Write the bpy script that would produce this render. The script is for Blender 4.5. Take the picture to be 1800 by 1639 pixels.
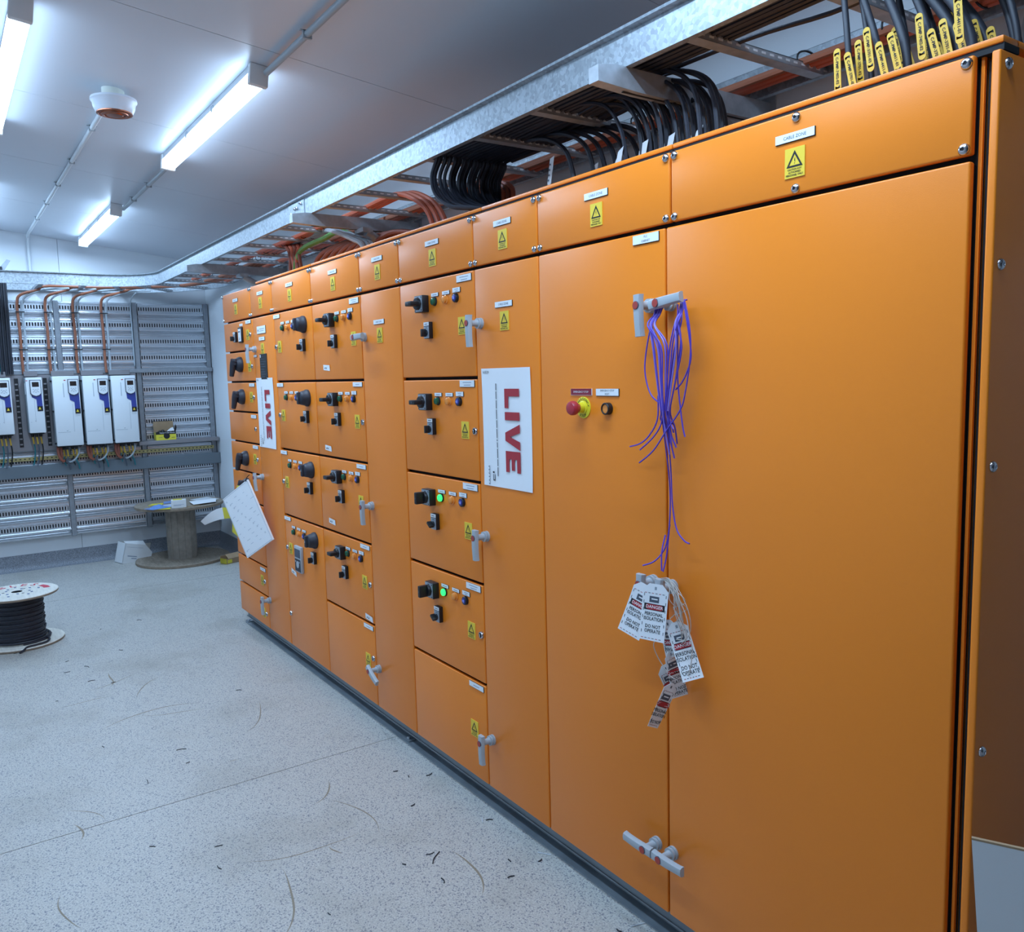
import bpy, bmesh, math, random
from mathutils import Matrix, Vector
for o in list(bpy.data.objects): bpy.data.objects.remove(o)
S = bpy.context.scene
COL = S.collection
RND = random.Random(11)
PI = math.pi

# ------------------------------------------------------------------ camera, world, exposure
cam = bpy.data.cameras.new('camera'); camo = bpy.data.objects.new('camera', cam); COL.objects.link(camo)
cam.sensor_fit = 'HORIZONTAL'; cam.sensor_width = 36.0; cam.lens = 29.151
cam.clip_start = 0.05; cam.clip_end = 60
_r = Vector((0.5697516, 0.82142374, -0.02541956)); _u = Vector((-0.07662493, 0.08389352, 0.99352428)); _f = Vector((-0.81823697, 0.56411428, -0.11074))
camo.matrix_world = Matrix(((_r.x, _u.x, -_f.x, 0), (_r.y, _u.y, -_f.y, -1.676), (_r.z, _u.z, -_f.z, 1.73), (0, 0, 0, 1)))
S.camera = camo
w = bpy.data.worlds.new('world'); S.world = w; w.use_nodes = True
w.node_tree.nodes['Background'].inputs[0].default_value = (0.55, 0.68, 0.9, 1)
w.node_tree.nodes['Background'].inputs[1].default_value = 0.05
S.view_settings.view_transform = 'Standard'; S.view_settings.look = 'None'
S.view_settings.gamma = 1.0; S.view_settings.use_curve_mapping = False
S.view_settings.exposure = 0.03
LAMP_STRENGTH = 12.0
LAMP_WATTS = 23.0
LAMP_COLOR = (0.49, 0.715, 1.0)
S.cycles.use_denoising = True
S.cycles.max_bounces = 8

# ------------------------------------------------------------------ materials
def lin(h):
    h = h.lstrip('#'); v = [int(h[i:i+2], 16)/255 for i in (0, 2, 4)]
    return tuple(x/12.92 if x <= .04045 else ((x+.055)/1.055)**2.4 for x in v) + (1,)
MATS = {}
def mat(name, col, rough=.5, metal=0.0, var=0.0, vscale=8.0, bump=0.0, bscale=200.0, emit=0.0, ecol=None, vmode='noise', spec=None, stretch=None, col2=None):
    m = bpy.data.materials.new(name); m.use_nodes = True; nt = m.node_tree; N = nt.nodes; L = nt.links
    b = N['Principled BSDF']; c = lin(col) if isinstance(col, str) else tuple(col)+(1,)
    b.inputs['Base Color'].default_value = c; b.inputs['Roughness'].default_value = rough; b.inputs['Metallic'].default_value = metal
    if spec is not None: b.inputs['Specular IOR Level'].default_value = spec
    if var or bump or col2:
        tc = N.new('ShaderNodeTexCoord'); vec = tc.outputs['Object']
        if stretch:
            mp = N.new('ShaderNodeMapping'); mp.inputs['Scale'].default_value = stretch; L.new(vec, mp.inputs['Vector']); vec = mp.outputs['Vector']
    if var or col2:
        if vmode == 'voronoi':
            t = N.new('ShaderNodeTexVoronoi'); t.inputs['Scale'].default_value = vscale; fac = N.new('ShaderNodeSeparateColor'); L.new(t.outputs['Color'], fac.inputs[0]); fo = fac.outputs[0]
        else:
            t = N.new('ShaderNodeTexNoise'); t.inputs['Scale'].default_value = vscale; t.inputs['Detail'].default_value = 4; fo = t.outputs['Fac']
        L.new(vec, t.inputs['Vector'])
        rp = N.new('ShaderNodeMapRange'); rp.inputs['From Min'].default_value = .3 if vmode == 'noise' else 0; rp.inputs['From Max'].default_value = .7 if vmode == 'noise' else 1
        L.new(fo, rp.inputs['Value'])
        mx = N.new('ShaderNodeMix'); mx.data_type = 'RGBA'
        mx.inputs['A'].default_value = tuple(max(0, x*(1-var)) for x in c[:3])+(1,)
        mx.inputs['B'].default_value = lin(col2) if col2 else tuple(min(1, x*(1+var)) for x in c[:3])+(1,)
        L.new(rp.outputs[0], mx.inputs['Factor']); L.new(mx.outputs['Result'], b.inputs['Base Color'])
    if bump:
        n2 = N.new('ShaderNodeTexNoise'); n2.inputs['Scale'].default_value = bscale; n2.inputs['Detail'].default_value = 2; L.new(vec, n2.inputs['Vector'])
        bp = N.new('ShaderNodeBump'); bp.inputs['Strength'].default_value = bump; bp.inputs['Distance'].default_value = .002
        L.new(n2.outputs['Fac'], bp.inputs['Height']); L.new(bp.outputs[0], b.inputs['Normal'])
    if emit:
        b.inputs['Emission Color'].default_value = (tuple(ecol)+(1,)) if ecol else c; b.inputs['Emission Strength'].default_value = emit
    MATS[name] = m; return m
mat('orange', (0.90, 0.240, 0.016), .31, bump=.07, bscale=420, spec=.38)
mat('orange_carcass', (0.82, 0.26, 0.024), .4)
mat('gasket', '#17181c', .8)
mat('plinth', '#7a868f', .45, var=.12, vscale=5)
mat('channel', '#838d94', .4, var=.18, vscale=9)
mat('galv', '#a3abb1', .52, .7, var=.20, vscale=85, vmode='voronoi')
mat('galv_dull', '#b0b5ba', .48, .5, var=.15, vscale=25)
mat('zinc', '#ccd2d8', .27, .7, var=.16, vscale=6, stretch=(.6, 1, 60))
mat('strut', '#9aa1a8', .42, .6, var=.08, vscale=30)
mat('chrome', '#c8c8cc', .16, 1.0)
mat('white_panel', '#dae0e8', .32, var=.012, vscale=1.5)
mat('wall_white', '#dde2e6', .42, var=.012, vscale=2)
mat('wall_dark', '#5d5a58', .6)
mat('cove', '#858a92', .5, var=.45, vscale=140)
mat('lamp_body', '#cfd3d6', .45)
mat('lamp_end', '#eceeee', .5)
mat('diffuser', '#ffffff', .4, emit=LAMP_STRENGTH, ecol=LAMP_COLOR)
mat('pipe_grey', '#a9b2b8', .4)
mat('pipe_white', '#dde3e6', .4)
mat('cream', '#dfe3d8', .45)
mat('copper', '#a8674c', .3, .85)
mat('black', '#16171b', .45)
mat('black_soft', '#2a2c34', .55)
mat('rubber', '#2a2c36', .5, var=.2, vscale=40)
mat('grey_plastic', '#aeb5ba', .42)
mat('plate_grey', '#9fa9b3', .4, .2)
mat('red_dot', '#b04038', .5)
mat('red', '#b3323c', .32)
mat('red_dark', '#8a2136', .45)
mat('label_white', '#eef1f3', .45)
mat('label_line', '#8794a8', .6)
mat('ink', '#15161a', .6)
mat('ink_grey', '#4f5864', .6)
mat('yellow_label', '#efcb3a', .5)
mat('yellow', '#e2d234', .5)
mat('yellow_stop', '#e8d72a', .45)
mat('green_lens', '#1e5a3c', .25)
mat('green_on', '#26e05a', .3, emit=1.6, ecol=(0.03, 0.9, 0.16))
mat('amber_lens', '#f0913c', .22)
mat('blue_lens', '#2a2f86', .28)
mat('blue_mark', '#8f9df0', .35)
mat('paper', '#f0f2f4', .6)
mat('paper_grey', '#cfd4d8', .7, var=.05, vscale=30)
mat('sign_red', '#b02c37', .55)
mat('tag_white', '#eceef0', .5)
mat('string', '#c9c3bb', .8)
mat('purple', '#5a41b4', .38)
mat('purple_light', '#8a77d6', .38)
mat('orange_cable', '#c9684a', .42)
mat('orange_dark', '#94523f', .5)
mat('orange_dimmed', '#9a5f46', .5)
mat('green_cable', '#6aa256', .45)
mat('marker', '#d8ae36', .5)
mat('vfd_white', '#dfe4e7', .4)
mat('vfd_side', '#8f979d', .45)
mat('vfd_line', '#aab2b8', .5)
mat('vfd_blue', '#33418f', .4)
mat('screen', '#2b2626', .25)
mat('plate_metal', '#8e8a8c', .5, .35, var=.06, vscale=6)
mat('slot_dark', '#1d2126', .8)
mat('trunking', '#656f76', .55)
mat('teal', '#1d7780', .5)
mat('wood', '#8f8374', .7, var=.25, vscale=14, stretch=(1, 6, 1))
mat('wood_white', '#dcd8cc', .6, var=.10, vscale=9, stretch=(1, 7, 1))
mat('wood_edge', '#8a7a68', .75, var=.15, vscale=30)
mat('drum', '#8c8378', .8, var=.18, vscale=22)
mat('reel_red', '#c63a4e', .6)
mat('reel_ink', '#5a6a8c', .6)
mat('kraft', '#a58b6c', .75, var=.06, vscale=20)
mat('carton', '#dfe1e2', .6)
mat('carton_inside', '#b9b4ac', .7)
mat('blue_bag', '#6e93cf', .3)
mat('lilac_sheet', '#b8c3d8', .6)
mat('pp_yellow', '#dccf3e', .5)
mat('rail_yellow', '#bfb27a', .45, .3)
mat('scrap', '#2a2d33', .6)
mat('scrap_light', '#cfd2d6', .5)
mat('floor_base', '#3c3a38', .8)
mat('scuff', '#8f836f', .6)

def floor_material():
    m = bpy.data.materials.new('floor'); m.use_nodes = True; N = m.node_tree.nodes; L = m.node_tree.links; b = N['Principled BSDF']
    tc = N.new('ShaderNodeTexCoord')
    def noise(sc, det, rough=.5):
        n = N.new('ShaderNodeTexNoise'); n.inputs['Scale'].default_value = sc; n.inputs['Detail'].default_value = det; n.inputs['Roughness'].default_value = rough; L.new(tc.outputs['Object'], n.inputs['Vector']); return n.outputs['Fac']
    def ramp(v, a, bb, ca, cb):
        r = N.new('ShaderNodeValToRGB'); r.color_ramp.elements[0].position = a; r.color_ramp.elements[1].position = bb
        r.color_ramp.elements[0].color = ca; r.color_ramp.elements[1].color = cb; L.new(v, r.inputs[0]); return r.outputs[0]
    base = ramp(noise(170, 3, .7), .30, .66, lin('#9c9a94'), lin('#d3d0c8'))
    vo = N.new('ShaderNodeTexVoronoi'); vo.inputs['Scale'].default_value = 230; L.new(tc.outputs['Object'], vo.inputs['Vector'])
    sp = N.new('ShaderNodeSeparateColor'); L.new(vo.outputs['Color'], sp.inputs[0])
    fl = ramp(sp.outputs[0], .86, .88, (0, 0, 0, 1), (1, 1, 1, 1))
    mx = N.new('ShaderNodeMix'); mx.data_type = 'RGBA'; mx.inputs['B'].default_value = lin('#82838a'); L.new(fl, mx.inputs['Factor']); L.new(base, mx.inputs['A'])
    dirt = ramp(noise(1.6, 5, .65), .50, .78, (0, 0, 0, 1), (.55, .55, .55, 1))
    m2 = N.new('ShaderNodeMix'); m2.data_type = 'RGBA'; m2.inputs['B'].default_value = lin('#8d8779'); L.new(dirt, m2.inputs['Factor']); L.new(mx.outputs['Result'], m2.inputs['A'])
    L.new(m2.outputs['Result'], b.inputs['Base Color'])
    rr = N.new('ShaderNodeMapRange'); rr.inputs['To Min'].default_value = .32; rr.inputs['To Max'].default_value = .55; L.new(noise(3, 4), rr.inputs[0]); L.new(rr.outputs[0], b.inputs['Roughness'])
    MATS['floor'] = m
floor_material()

# ------------------------------------------------------------------ mesh builder
def frame(origin, right, up):
    r = Vector(right).normalized(); u = Vector(up).normalized(); n = r.cross(u)
    m = Matrix((( r.x, u.x, n.x, origin[0]), (r.y, u.y, n.y, origin[1]), (r.z, u.z, n.z, origin[2]), (0, 0, 0, 1)))
    return m
_TXT = {}
def text_geo(s, bold=0.0):
    k = (s, bold)
    if k not in _TXT:
        cu = bpy.data.curves.new('t', 'FONT'); cu.body = s; cu.size = 1; cu.align_x = 'CENTER'; cu.align_y = 'CENTER'; cu.resolution_u = 2; cu.offset = bold
        ob = bpy.data.objects.new('t', cu); COL.objects.link(ob)
        me = bpy.data.meshes.new_from_object(ob.evaluated_get(bpy.context.evaluated_depsgraph_get()))
        _TXT[k] = ([v.co.copy() for v in me.vertices], [tuple(p.vertices) for p in me.polygons])
        bpy.data.objects.remove(ob); bpy.data.curves.remove(cu); bpy.data.meshes.remove(me)
    return _TXT[k]
def spline(P, n=6):
    P = [Vector(p) for p in P]; out = []
    for i in range(len(P)-1):
        a = P[max(i-1, 0)]; b = P[i]; c = P[i+1]; d = P[min(i+2, len(P)-1)]
        for k in range(n):
            t = k/n
            out.append(.5*((2*b)+(c-a)*t+(2*a-5*b+4*c-d)*t*t+(3*b-a-3*c+d)*t**3))
    out.append(P[-1]); return out
def loop_path(a, b, n=16, ax='x'):
    return [(0, a*math.cos(2*PI*i/n), b*math.sin(2*PI*i/n)) for i in range(n+1)]
class MB:
    def __init__(s): s.v = []; s.f = []; s.m = []; s.mats = []; s.T = Matrix()
    def add(s, vs, fs, m):
        if m not in s.mats: s.mats.append(m)
        k = s.mats.index(m); o = len(s.v); s.v += [s.T @ Vector(p) for p in vs]
        for f in fs: s.f.append(tuple(i+o for i in f)); s.m.append(k)
        return s
    def box(s, x0, x1, y0, y1, z0, z1, m):
        return s.add([(x, y, z) for x in (x0, x1) for y in (y0, y1) for z in (z0, z1)], [(0, 1, 3, 2), (4, 6, 7, 5), (0, 4, 5, 1), (2, 3, 7, 6), (0, 2, 6, 4), (1, 5, 7, 3)], m)
    def rbox(s, x0, x1, y0, y1, z0, z1, m, b=.004, seg=2):
        bm = bmesh.new(); bmesh.ops.create_cube(bm, size=1)
        for v in bm.verts: v.co = Vector((x0+(v.co.x+.5)*(x1-x0), y0+(v.co.y+.5)*(y1-y0), z0+(v.co.z+.5)*(z1-z0)))
        bmesh.ops.bevel(bm, geom=bm.edges[:], offset=b, segments=seg, affect='EDGES', profile=.5)
        bm.verts.index_update()
        s.add([v.co.copy() for v in bm.verts], [tuple(v.index for v in f.verts) for f in bm.faces], m); bm.free(); return s
    def lathe(s, prof, o, d, m, n=20):
        d = Vector(d).normalized(); a = d.orthogonal().normalized(); b = d.cross(a); vs = []; fs = []; rings = []
        for r, t in prof:
            c = Vector(o)+d*t
            if r <= 1e-7: rings.append([len(vs)]); vs.append(c)
            else:
                rings.append(list(range(len(vs), len(vs)+n)))
                vs += [c+(a*math.cos(2*PI*i/n)+b*math.sin(2*PI*i/n))*r for i in range(n)]
        for p, q in zip(rings, rings[1:]):
            for i in range(n):
                j = (i+1) % n
                if len(p) == 1 and len(q) == 1: continue
                if len(p) == 1: fs.append((p[0], q[i], q[j]))
                elif len(q) == 1: fs.append((p[i], q[0], p[j]))
                else: fs.append((p[i], q[i], q[j], p[j]))
        return s.add(vs, fs, m)
    def cyl(s, o, d, r, h, m, n=18): return s.lathe([(0, 0), (r, 0), (r, h), (0, h)], o, d, m, n)
    def tube(s, P, r, m, n=6, cap=True):
        P = [Vector(p) for p in P]; vs = []; fs = []; t0 = (P[1]-P[0]).normalized(); a = t0.orthogonal().normalized()
        for i, p in enumerate(P):
            t = ((P[min(i+1, len(P)-1)])-(P[max(i-1, 0)])).normalized()
            a = (a-t*a.dot(t)).normalized(); b = t.cross(a)
            rr = r[i] if isinstance(r, (list, tuple)) else r
            vs += [p+(a*math.cos(2*PI*k/n)+b*math.sin(2*PI*k/n))*rr for k in range(n)]
        for i in range(len(P)-1):
            for k in range(n): fs.append((i*n+k, i*n+(k+1) % n, (i+1)*n+(k+1) % n, (i+1)*n+k))
        if cap: fs.append(tuple(range(n))[::-1]); fs.append(tuple((len(P)-1)*n+k for k in range(n)))
        return s.add(vs, fs, m)
    def prism(s, poly, e0, e1, m):            # poly: 2-D outline mapped by e0(u,v) and e1(u,v) to the two ends
        n = len(poly); vs = [e0(*p) for p in poly]+[e1(*p) for p in poly]
        return s.add(vs, [tuple(range(n))[::-1], tuple(range(n, 2*n))]+[(i, (i+1) % n, n+(i+1) % n, n+i) for i in range(n)], m)
    def poly(s, pts, m): return s.add(pts, [tuple(range(len(pts)))], m)
    def flat(s, pts2, m, y=0.0):              # polygon on the local x-z plane at depth y, facing -y
        return s.poly([(p[0], y, p[1]) for p in pts2], m)
    def text(s, t, size, m, org, right=(1, 0, 0), up=(0, 0, 1), bold=0.0, sx=1.0):
        V, F = text_geo(t, bold); M = frame(org, right, up)
        return s.add([M @ Vector((v.x*size*sx, v.y*size, 0)) for v in V], F, m)
    def mesh(s, name, sharp=38):
        me = bpy.data.meshes.new(name); me.from_pydata([tuple(v) for v in s.v], [], s.f)
        for k in s.mats: me.materials.append(MATS[k])
        me.polygons.foreach_set('material_index', s.m); me.polygons.foreach_set('use_smooth', [True]*len(me.polygons))
        bm = bmesh.new(); bm.from_mesh(me); bmesh.ops.recalc_face_normals(bm, faces=bm.faces[:]) if s_recalc else None; bm.to_mesh(me); bm.free()
        me.set_sharp_from_angle(angle=math.radians(sharp)); return me
s_recalc = True
WORLD = {}
def link(name, data, parent=None, M=None):
    o = bpy.data.objects.new(name, data); COL.objects.link(o); M = M or Matrix()
    if parent is not None: o.parent = parent
    o.matrix_basis = M; WORLD[o.name] = (WORLD[parent.name] @ M) if parent is not None else M.copy()
    return o
def T(x=0, y=0, z=0, rz=0): return Matrix.Translation((x, y, z)) @ Matrix.Rotation(rz, 4, 'Z')
def obj(name, mb, parent=None, M=None, kind=None, label=None):
    o = link(name, mb if isinstance(mb, bpy.types.Mesh) else mb.mesh(name), parent, M)
    if kind: o['kind'] = kind
    if label: o['label'] = label
    return o
def tag(o, label, cat, group=None):
    o['label'] = label; o['category'] = cat
    if group: o['group'] = group
    return o
def thing(name, label, cat, M=None, group=None): return tag(link(name, None, None, M or Matrix()), label, cat, group)

# ------------------------------------------------------------------ room shell
XB, XF, YR, YL = -8.952, 2.5, 0.70, -3.3
def cz(y): return 3.021-.115*y
def yz_prism(mb, x0, x1, pts, m): return mb.prism(pts, lambda u, v: (x0, u, v), lambda u, v: (x1, u, v), m)
fl = obj('floor', MB().box(XB, XF, YL, YR, -.08, -.006, 'floor_base'), kind='structure')
xs = [XB, -7.5, -3.5, .5, XF]
for a, b in zip(xs, xs[1:]): obj('vinyl_sheet', MB().box(a+.0022, b-.0022, YL, YR, -.006, 0, 'floor'), fl)
ce = MB(); yz_prism(ce, XB, XF, [(YL, cz(YL)+.05), (YR, cz(YR)+.05), (YR, cz(YR)+.1), (YL, cz(YL)+.1)], 'galv_dull')
ce = obj('ceiling', ce, kind='structure')
xs = [XB, -7.48, -6.14, -4.81, -3.48, -2.15, -.82, .51, 1.84, XF]
for a, b in zip(xs, xs[1:]):
    m = MB(); yz_prism(m, a+.002, b-.002, [(YL, cz(YL)), (YR, cz(YR)), (YR, cz(YR)+.05), (YL, cz(YL)+.05)], 'white_panel'); obj('ceiling_panel', m, ce)
m = MB(); yz_prism(m, XB-.1, XB-.03, [(YL, -.08), (YR, -.08), (YR, cz(YR)+.1), (YL, cz(YL)+.1)], 'galv_dull')
wb = obj('wall_back', m, kind='structure')
ys = [YL, -1.80, -.62, YR]
for a, b in zip(ys, ys[1:]):
    m = MB(); a += .0015; b -= .0015; yz_prism(m, XB-.03, XB, [(a, 0), (b, 0), (b, cz(b)), (a, cz(a))], 'wall_white'); obj('wall_panel', m, wb)
obj('wall_right', MB().box(XB-.1, XF, YR, YR+.1, -.08, cz(YR)+.1, 'wall_white'), kind='structure')
obj('wall_left', MB().box(XB-.1, XF, YL-.1, YL, -.08, cz(YL)+.1, 'wall_white'), kind='structure')
m = MB(); yz_prism(m, XF, XF+.1, [(YL, -.08), (YR, -.08), (YR, cz(YR)+.1), (YL, cz(YL)+.1)], 'wall_dark'); obj('wall_front', m, kind='structure')
cv = [(0, .15), (.006, .15), (.007, .05), (.012, .03), (.022, .014), (.04, .004), (.055, 0), (0, 0)]
m = MB(); m.prism(cv, lambda u, v: (XB+u, YL, v), lambda u, v: (XB+u, YR, v), 'cove'); obj('baseboard_back', m, kind='structure')
m = MB(); m.prism(cv, lambda u, v: (XB, YR-u, v), lambda u, v: (XF, YR-u, v), 'cove'); obj('baseboard_right', m, kind='structure')

# ------------------------------------------------------------------ ceiling lamps (each gives off its own light), conduits, detector
TILT = Matrix.Rotation(math.atan(-.115), 4, 'X')
def make_lamp(L):
    h = MB(); h.rbox(-L/2+.03, L/2-.03, -.034, .034, -.045, 0, 'lamp_body', .004)
    d = MB(); pr = [(-.036, -.036), (-.038, -.06), (-.034, -.076), (-.024, -.084), (.024, -.084), (.034, -.076), (.038, -.06), (.036, -.036)]
    d.prism(pr, lambda u, v: (-L/2+.03, u, v), lambda u, v: (L/2-.03, u, v), 'diffuser')
    e = MB(); e.rbox(-.016, .016, -.041, .041, -.089, 0, 'lamp_end', .006)
    k = MB(); k.box(-.012, .012, -.040, -.033, -.052, -.020, 'galv')
    return [('lamp_housing', h.mesh('lamp_housing'), [0]), ('diffuser', d.mesh('diffuser'), [0]), ('end_cap', e.mesh('end_cap'), [-L/2+.014, L/2-.014]), ('clip', k.mesh('clip'), [-.25, .25])]
LP = make_lamp(1.70)
lamps = [(-4.49, -.42, 'long white batten lamp in the middle of the ceiling, lit, near the smoke detector'),
         (-7.77, -.44, 'lit batten lamp farthest back, above the slotted panel rack'),
         (-1.36, -.42, 'lit batten lamp above the tall double doors of the orange switchboard'),
         (-4.53, -1.29, 'lit batten lamp at the upper left corner of the photo'),
         (-7.8, -1.29, 'lit batten lamp of the left row, near the back wall'),
         (-1.36, -1.29, 'lit batten lamp of the left row, above the viewer')]
for x, y, lb in lamps:
    r = thing('batten_lamp', lb, 'lamp', Matrix.Translation((x, y, cz(y))) @ TILT, 'batten lamps on the ceiling')
    for n, me, offs in LP:
        for q in offs: obj(n, me, r, T(q, 0, 0))
    la = bpy.data.lights.new('tube_light', 'AREA'); la.shape = 'RECTANGLE'; la.size = 1.6; la.size_y = .05; la.energy = LAMP_WATTS; la.color = LAMP_COLOR
    link('tube_light', la, r, T(0, 0, -.0875))
def pipe(name, P, r, m, label, cat, clips=(), cm='pipe_grey', group=None):
    t = thing(name, label, cat, T(*P[0]), group); o = Vector(P[0])
    obj('pipe', MB().tube([Vector(p)-o for p in P], r, m, 10), t)
    for c in clips:
        k = MB(); c = Vector(c)-o; k.box(c.x-.006, c.x+.006, c.y-r*1.25, c.y+r*1.25, c.z-r-.0025, c.z+r*1.0, cm); k.box(c.x-.006, c.x+.006, c.y-r*2.0, c.y+r*2.0, c.z+r*.75, c.z+r*1.0, cm); obj('saddle', k, t)
    return t
y = -.40; z = cz(y)-.035
pipe('lamp_conduit', [(-3.62, y, z), (-2.24, y, z)], .014, 'pipe_grey', 'grey conduit along the ceiling between middle lamp and nearest lamp', 'conduit', [(-3.15, y, z)])
pipe('lamp_conduit', [(-6.90, y, z), (-5.36, y, z)], .014, 'pipe_grey', 'grey conduit along the ceiling between middle lamp and farthest lamp', 'conduit', [(-6.5, y, z), (-6.0, y, z)])
y = -.86; z = cz(y)-.014
pipe('detector_conduit', [(-4.55, y, z), (-8.86, y, z), (-8.92, y, z-.02), (-8.935, y, z-.09), (-8.935, y, 2.66)], .0125, 'pipe_white', 'thin white conduit from smoke detector along ceiling and down back wall', 'conduit', [(-5.1, y, z), (-5.9, y, z), (-6.6, y, z), (-7.3, y, z), (-8.0, y, z)])
t = thing('smoke_detector', 'round white smoke detector with copper coloured rings under the ceiling', 'detector', Matrix.Translation((-4.45, -.86, cz(-.86))))
obj('base', MB().cyl((0, 0, .01), (0, 0, -1), .050, .055, 'cream', 28), t)
obj('sensor_body', MB().lathe([(0, .042), (.102, .042), (.104, .052), (.096, .062), (.092, .085), (.082, .104), (.078, .108), (0, .108)], (0, 0, 0), (0, 0, -1), 'white_panel', 32), t)
obj('sensor_cap', MB().lathe([(0, .106), (.080, .106), (.080, .111), (.072, .113), (.070, .109), (.062, .110), (.060, .116), (.050, .117), (.048, .112), (.040, .113), (.036, .118), (0, .120)], (0, 0, 0), (0, 0, -1), 'copper', 32), t)

# ------------------------------------------------------------------ switchboard devices (local frame: x right, z up, -y towards the viewer)
def warn_label(w=.054, h=.067, small=False):
    m = MB(); m.box(-w/2, w/2, -.0025, 0, -h/2, h/2, 'yellow_label'); y = -.0030
    a = w*.41; zt = h*.41; zb = -h*.15; t = w*.075
    O = [(-a, zb), (a, zb), (0, zt)]; I = [(-a+t*1.75, zb+t), (a-t*1.75, zb+t), (0, zt-t*2.2)]
    for i in range(3):
        j = (i+1) % 3; m.flat([O[i], O[j], I[j], I[i]], 'ink', y)
    k = h*.011
    m.flat([(-.2*k, 14*k), (2.2*k, 14*k), (.9*k, 8*k), (2.6*k, 8*k), (.2*k, -2*k), (.6*k, 5*k), (-1.6*k, 5*k)], 'ink', y); m.flat([(-1.3*k, -1*k), (1.3*k, -1*k), (.1*k, -5*k)], 'ink', y)
    for i, s in enumerate(('CAUTION 415V', 'AUTHORISED', 'PERSONNEL ONLY')): m.text(s, h*.090, 'ink', (0, y, -h*(.225+.095*i)), sx=.92, bold=.02)
    return m.mesh('warning_label')
WARN = warn_label()
def plate(w, h, lines=(), size=.009, col='label_white', ink='ink_grey', dash=()):
    m = MB(); m.box(-w/2, w/2, -.0028, 0, -h/2, h/2, 'gasket' if col == 'label_white' else 'label_white'); e = .0012
    m.box(-w/2+(.0 if col == 'label_white' else e), w/2-e, -.0034, -.0026, -h/2+e, h/2, col)
    n = len(lines)
    for i, s in enumerate(lines): m.text(s, size, ink, (0, -.0038, ((n-1)/2-i)*size*1.35))
    for (u0, u1, v, t) in dash: m.box(u0*w, u1*w, -.0038, -.0034, v*h-t/2, v*h+t/2, 'label_line')
    return m.mesh('name_plate')
P_CZ = plate(.107, .0205, ['CABLE ZONE'], .0105)
P_PLC = plate(.104, .026, ['PLC', 'CABINET'], .0085)
P_NAME = plate(.106, .026, dash=[(-.28, .30, .18, .0022), (-.20, .24, -.2, .0022)])
P_NAME1 = plate(.106, .022, dash=[(-.2, .2, 0, .0024)])
P_IND = plate(.056, .0145, dash=[(-.28, .28, 0, .0026)])
P_BLUE = plate(.056, .0185, dash=[(-.22, .24, .18, .0022), (-.14, .2, -.22, .0022)])
P_DUTY = plate(.16, .046, dash=[(-.42, -.30, -.05, .012), (-.2, .36, .12, .003), (-.2, .3, -.14, .003)])
P_RED = plate(.103, .021, ['EMERGENCY STOP'], .0088, 'red_dark', 'label_white')
P_RST = plate(.104, .022, ['EMERGENCY STOP', 'RESET'], .0076)
def ident():
    m = MB(); m.box(-.065, .065, -.003, 0, -.078, .078, 'black')
    for i in range(9): m.box(-.055, -.055+.06+.05*((i*7) % 5)/5, -.0034, -.003, .06-.0155*i, .063-.0155*i, 'ink_grey')
    m.box(-.058, -.045, -.0035, -.003, .055, .073, 'label_white'); return m.mesh('rating_plate')
def tape(i):
    m = MB(); m.poly([(-.042, -.001, -.013), (.044, -.001, -.016), (.046, -.004, .013), (-.043, -.001, .014)], 'label_white')
    m.poly([(-.03, -.0025, -.006), (-.012, -.0025, -.004), (-.008, -.0025, .003), (-.02, -.0025, -.001)], 'ink'); m.poly([(-.008, -.003, -.006), (.004, -.003, -.006), (.006, -.003, .004), (-.003, -.003, -.002)], 'ink'); return m.mesh('tape_label')
TAPE = tape(0)
def screw_mesh():
    m = MB(); m.lathe([(.0115, 0), (.0115, .002), (.0095, .0055), (.006, .0075), (.004, .0078), (.0032, .005), (0, .005)], (0, 0, 0), (0, -1, 0), 'chrome', 16); m.cyl((0, -.0052, 0), (0, -1, 0), .0030, .0001, 'black', 8); return m.mesh('screw')
SCREW = screw_mesh()
def lock_mesh():
    m = MB(); m.lathe([(.015, 0), (.015, .004), (.013, .008), (.010, .009), (.009, .004), (0, .004)], (0, 0, 0), (0, -1, 0), 'chrome', 16); m.cyl((0, -.004, 0), (0, -1, 0), .0085, .0015, 'black', 12); m.box(-.0025, .0025, -.011, -.004, -.006, .006, 'chrome'); return m.mesh('quarter_turn_lock')
LOCK = lock_mesh()
def lens_mesh(col, name, r=.0145, h=.016):
    m = MB(); m.lathe([(r+.003, 0), (r+.003, .004), (r, .006)], (0, 0, 0), (0, -1, 0), 'gasket' if col not in ('amber_lens',) else col, 18)
    m.lathe([(r, .005), (r, h-.003), (r*.85, h-.0005), (r*.5, h+.0006), (0, h+.001)], (0, 0, 0), (0, -1, 0), col, 18); return m.mesh(name)
GREEN, GREEN_ON, AMBER = lens_mesh('green_lens', 'indicator_lamp'), lens_mesh('green_on', 'indicator_lamp'), lens_mesh('amber_lens', 'indicator_lamp')
def blue_button():
    m = MB(); m.lathe([(.0175, 0), (.0175, .010), (.0155, .0125), (.0135, .0125), (.0128, .009), (0, .009)], (0, 0, 0), (0, -1, 0), 'black', 20); m.lathe([(.0126, .0085), (.0126, .013), (.010, .0145), (0, .0145)], (0, 0, 0), (0, -1, 0), 'blue_lens', 18)
    m.flat([(-.009, -.003), (-.0035, -.005), (-.0035, .004), (-.009, .003)], 'blue_mark', -.0150); m.flat([(-.002, -.005), (.006, -.006), (.006, .006), (-.002, .005)], 'blue_mark', -.0150); return m.mesh('push_button')
BLUE = blue_button()
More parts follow.
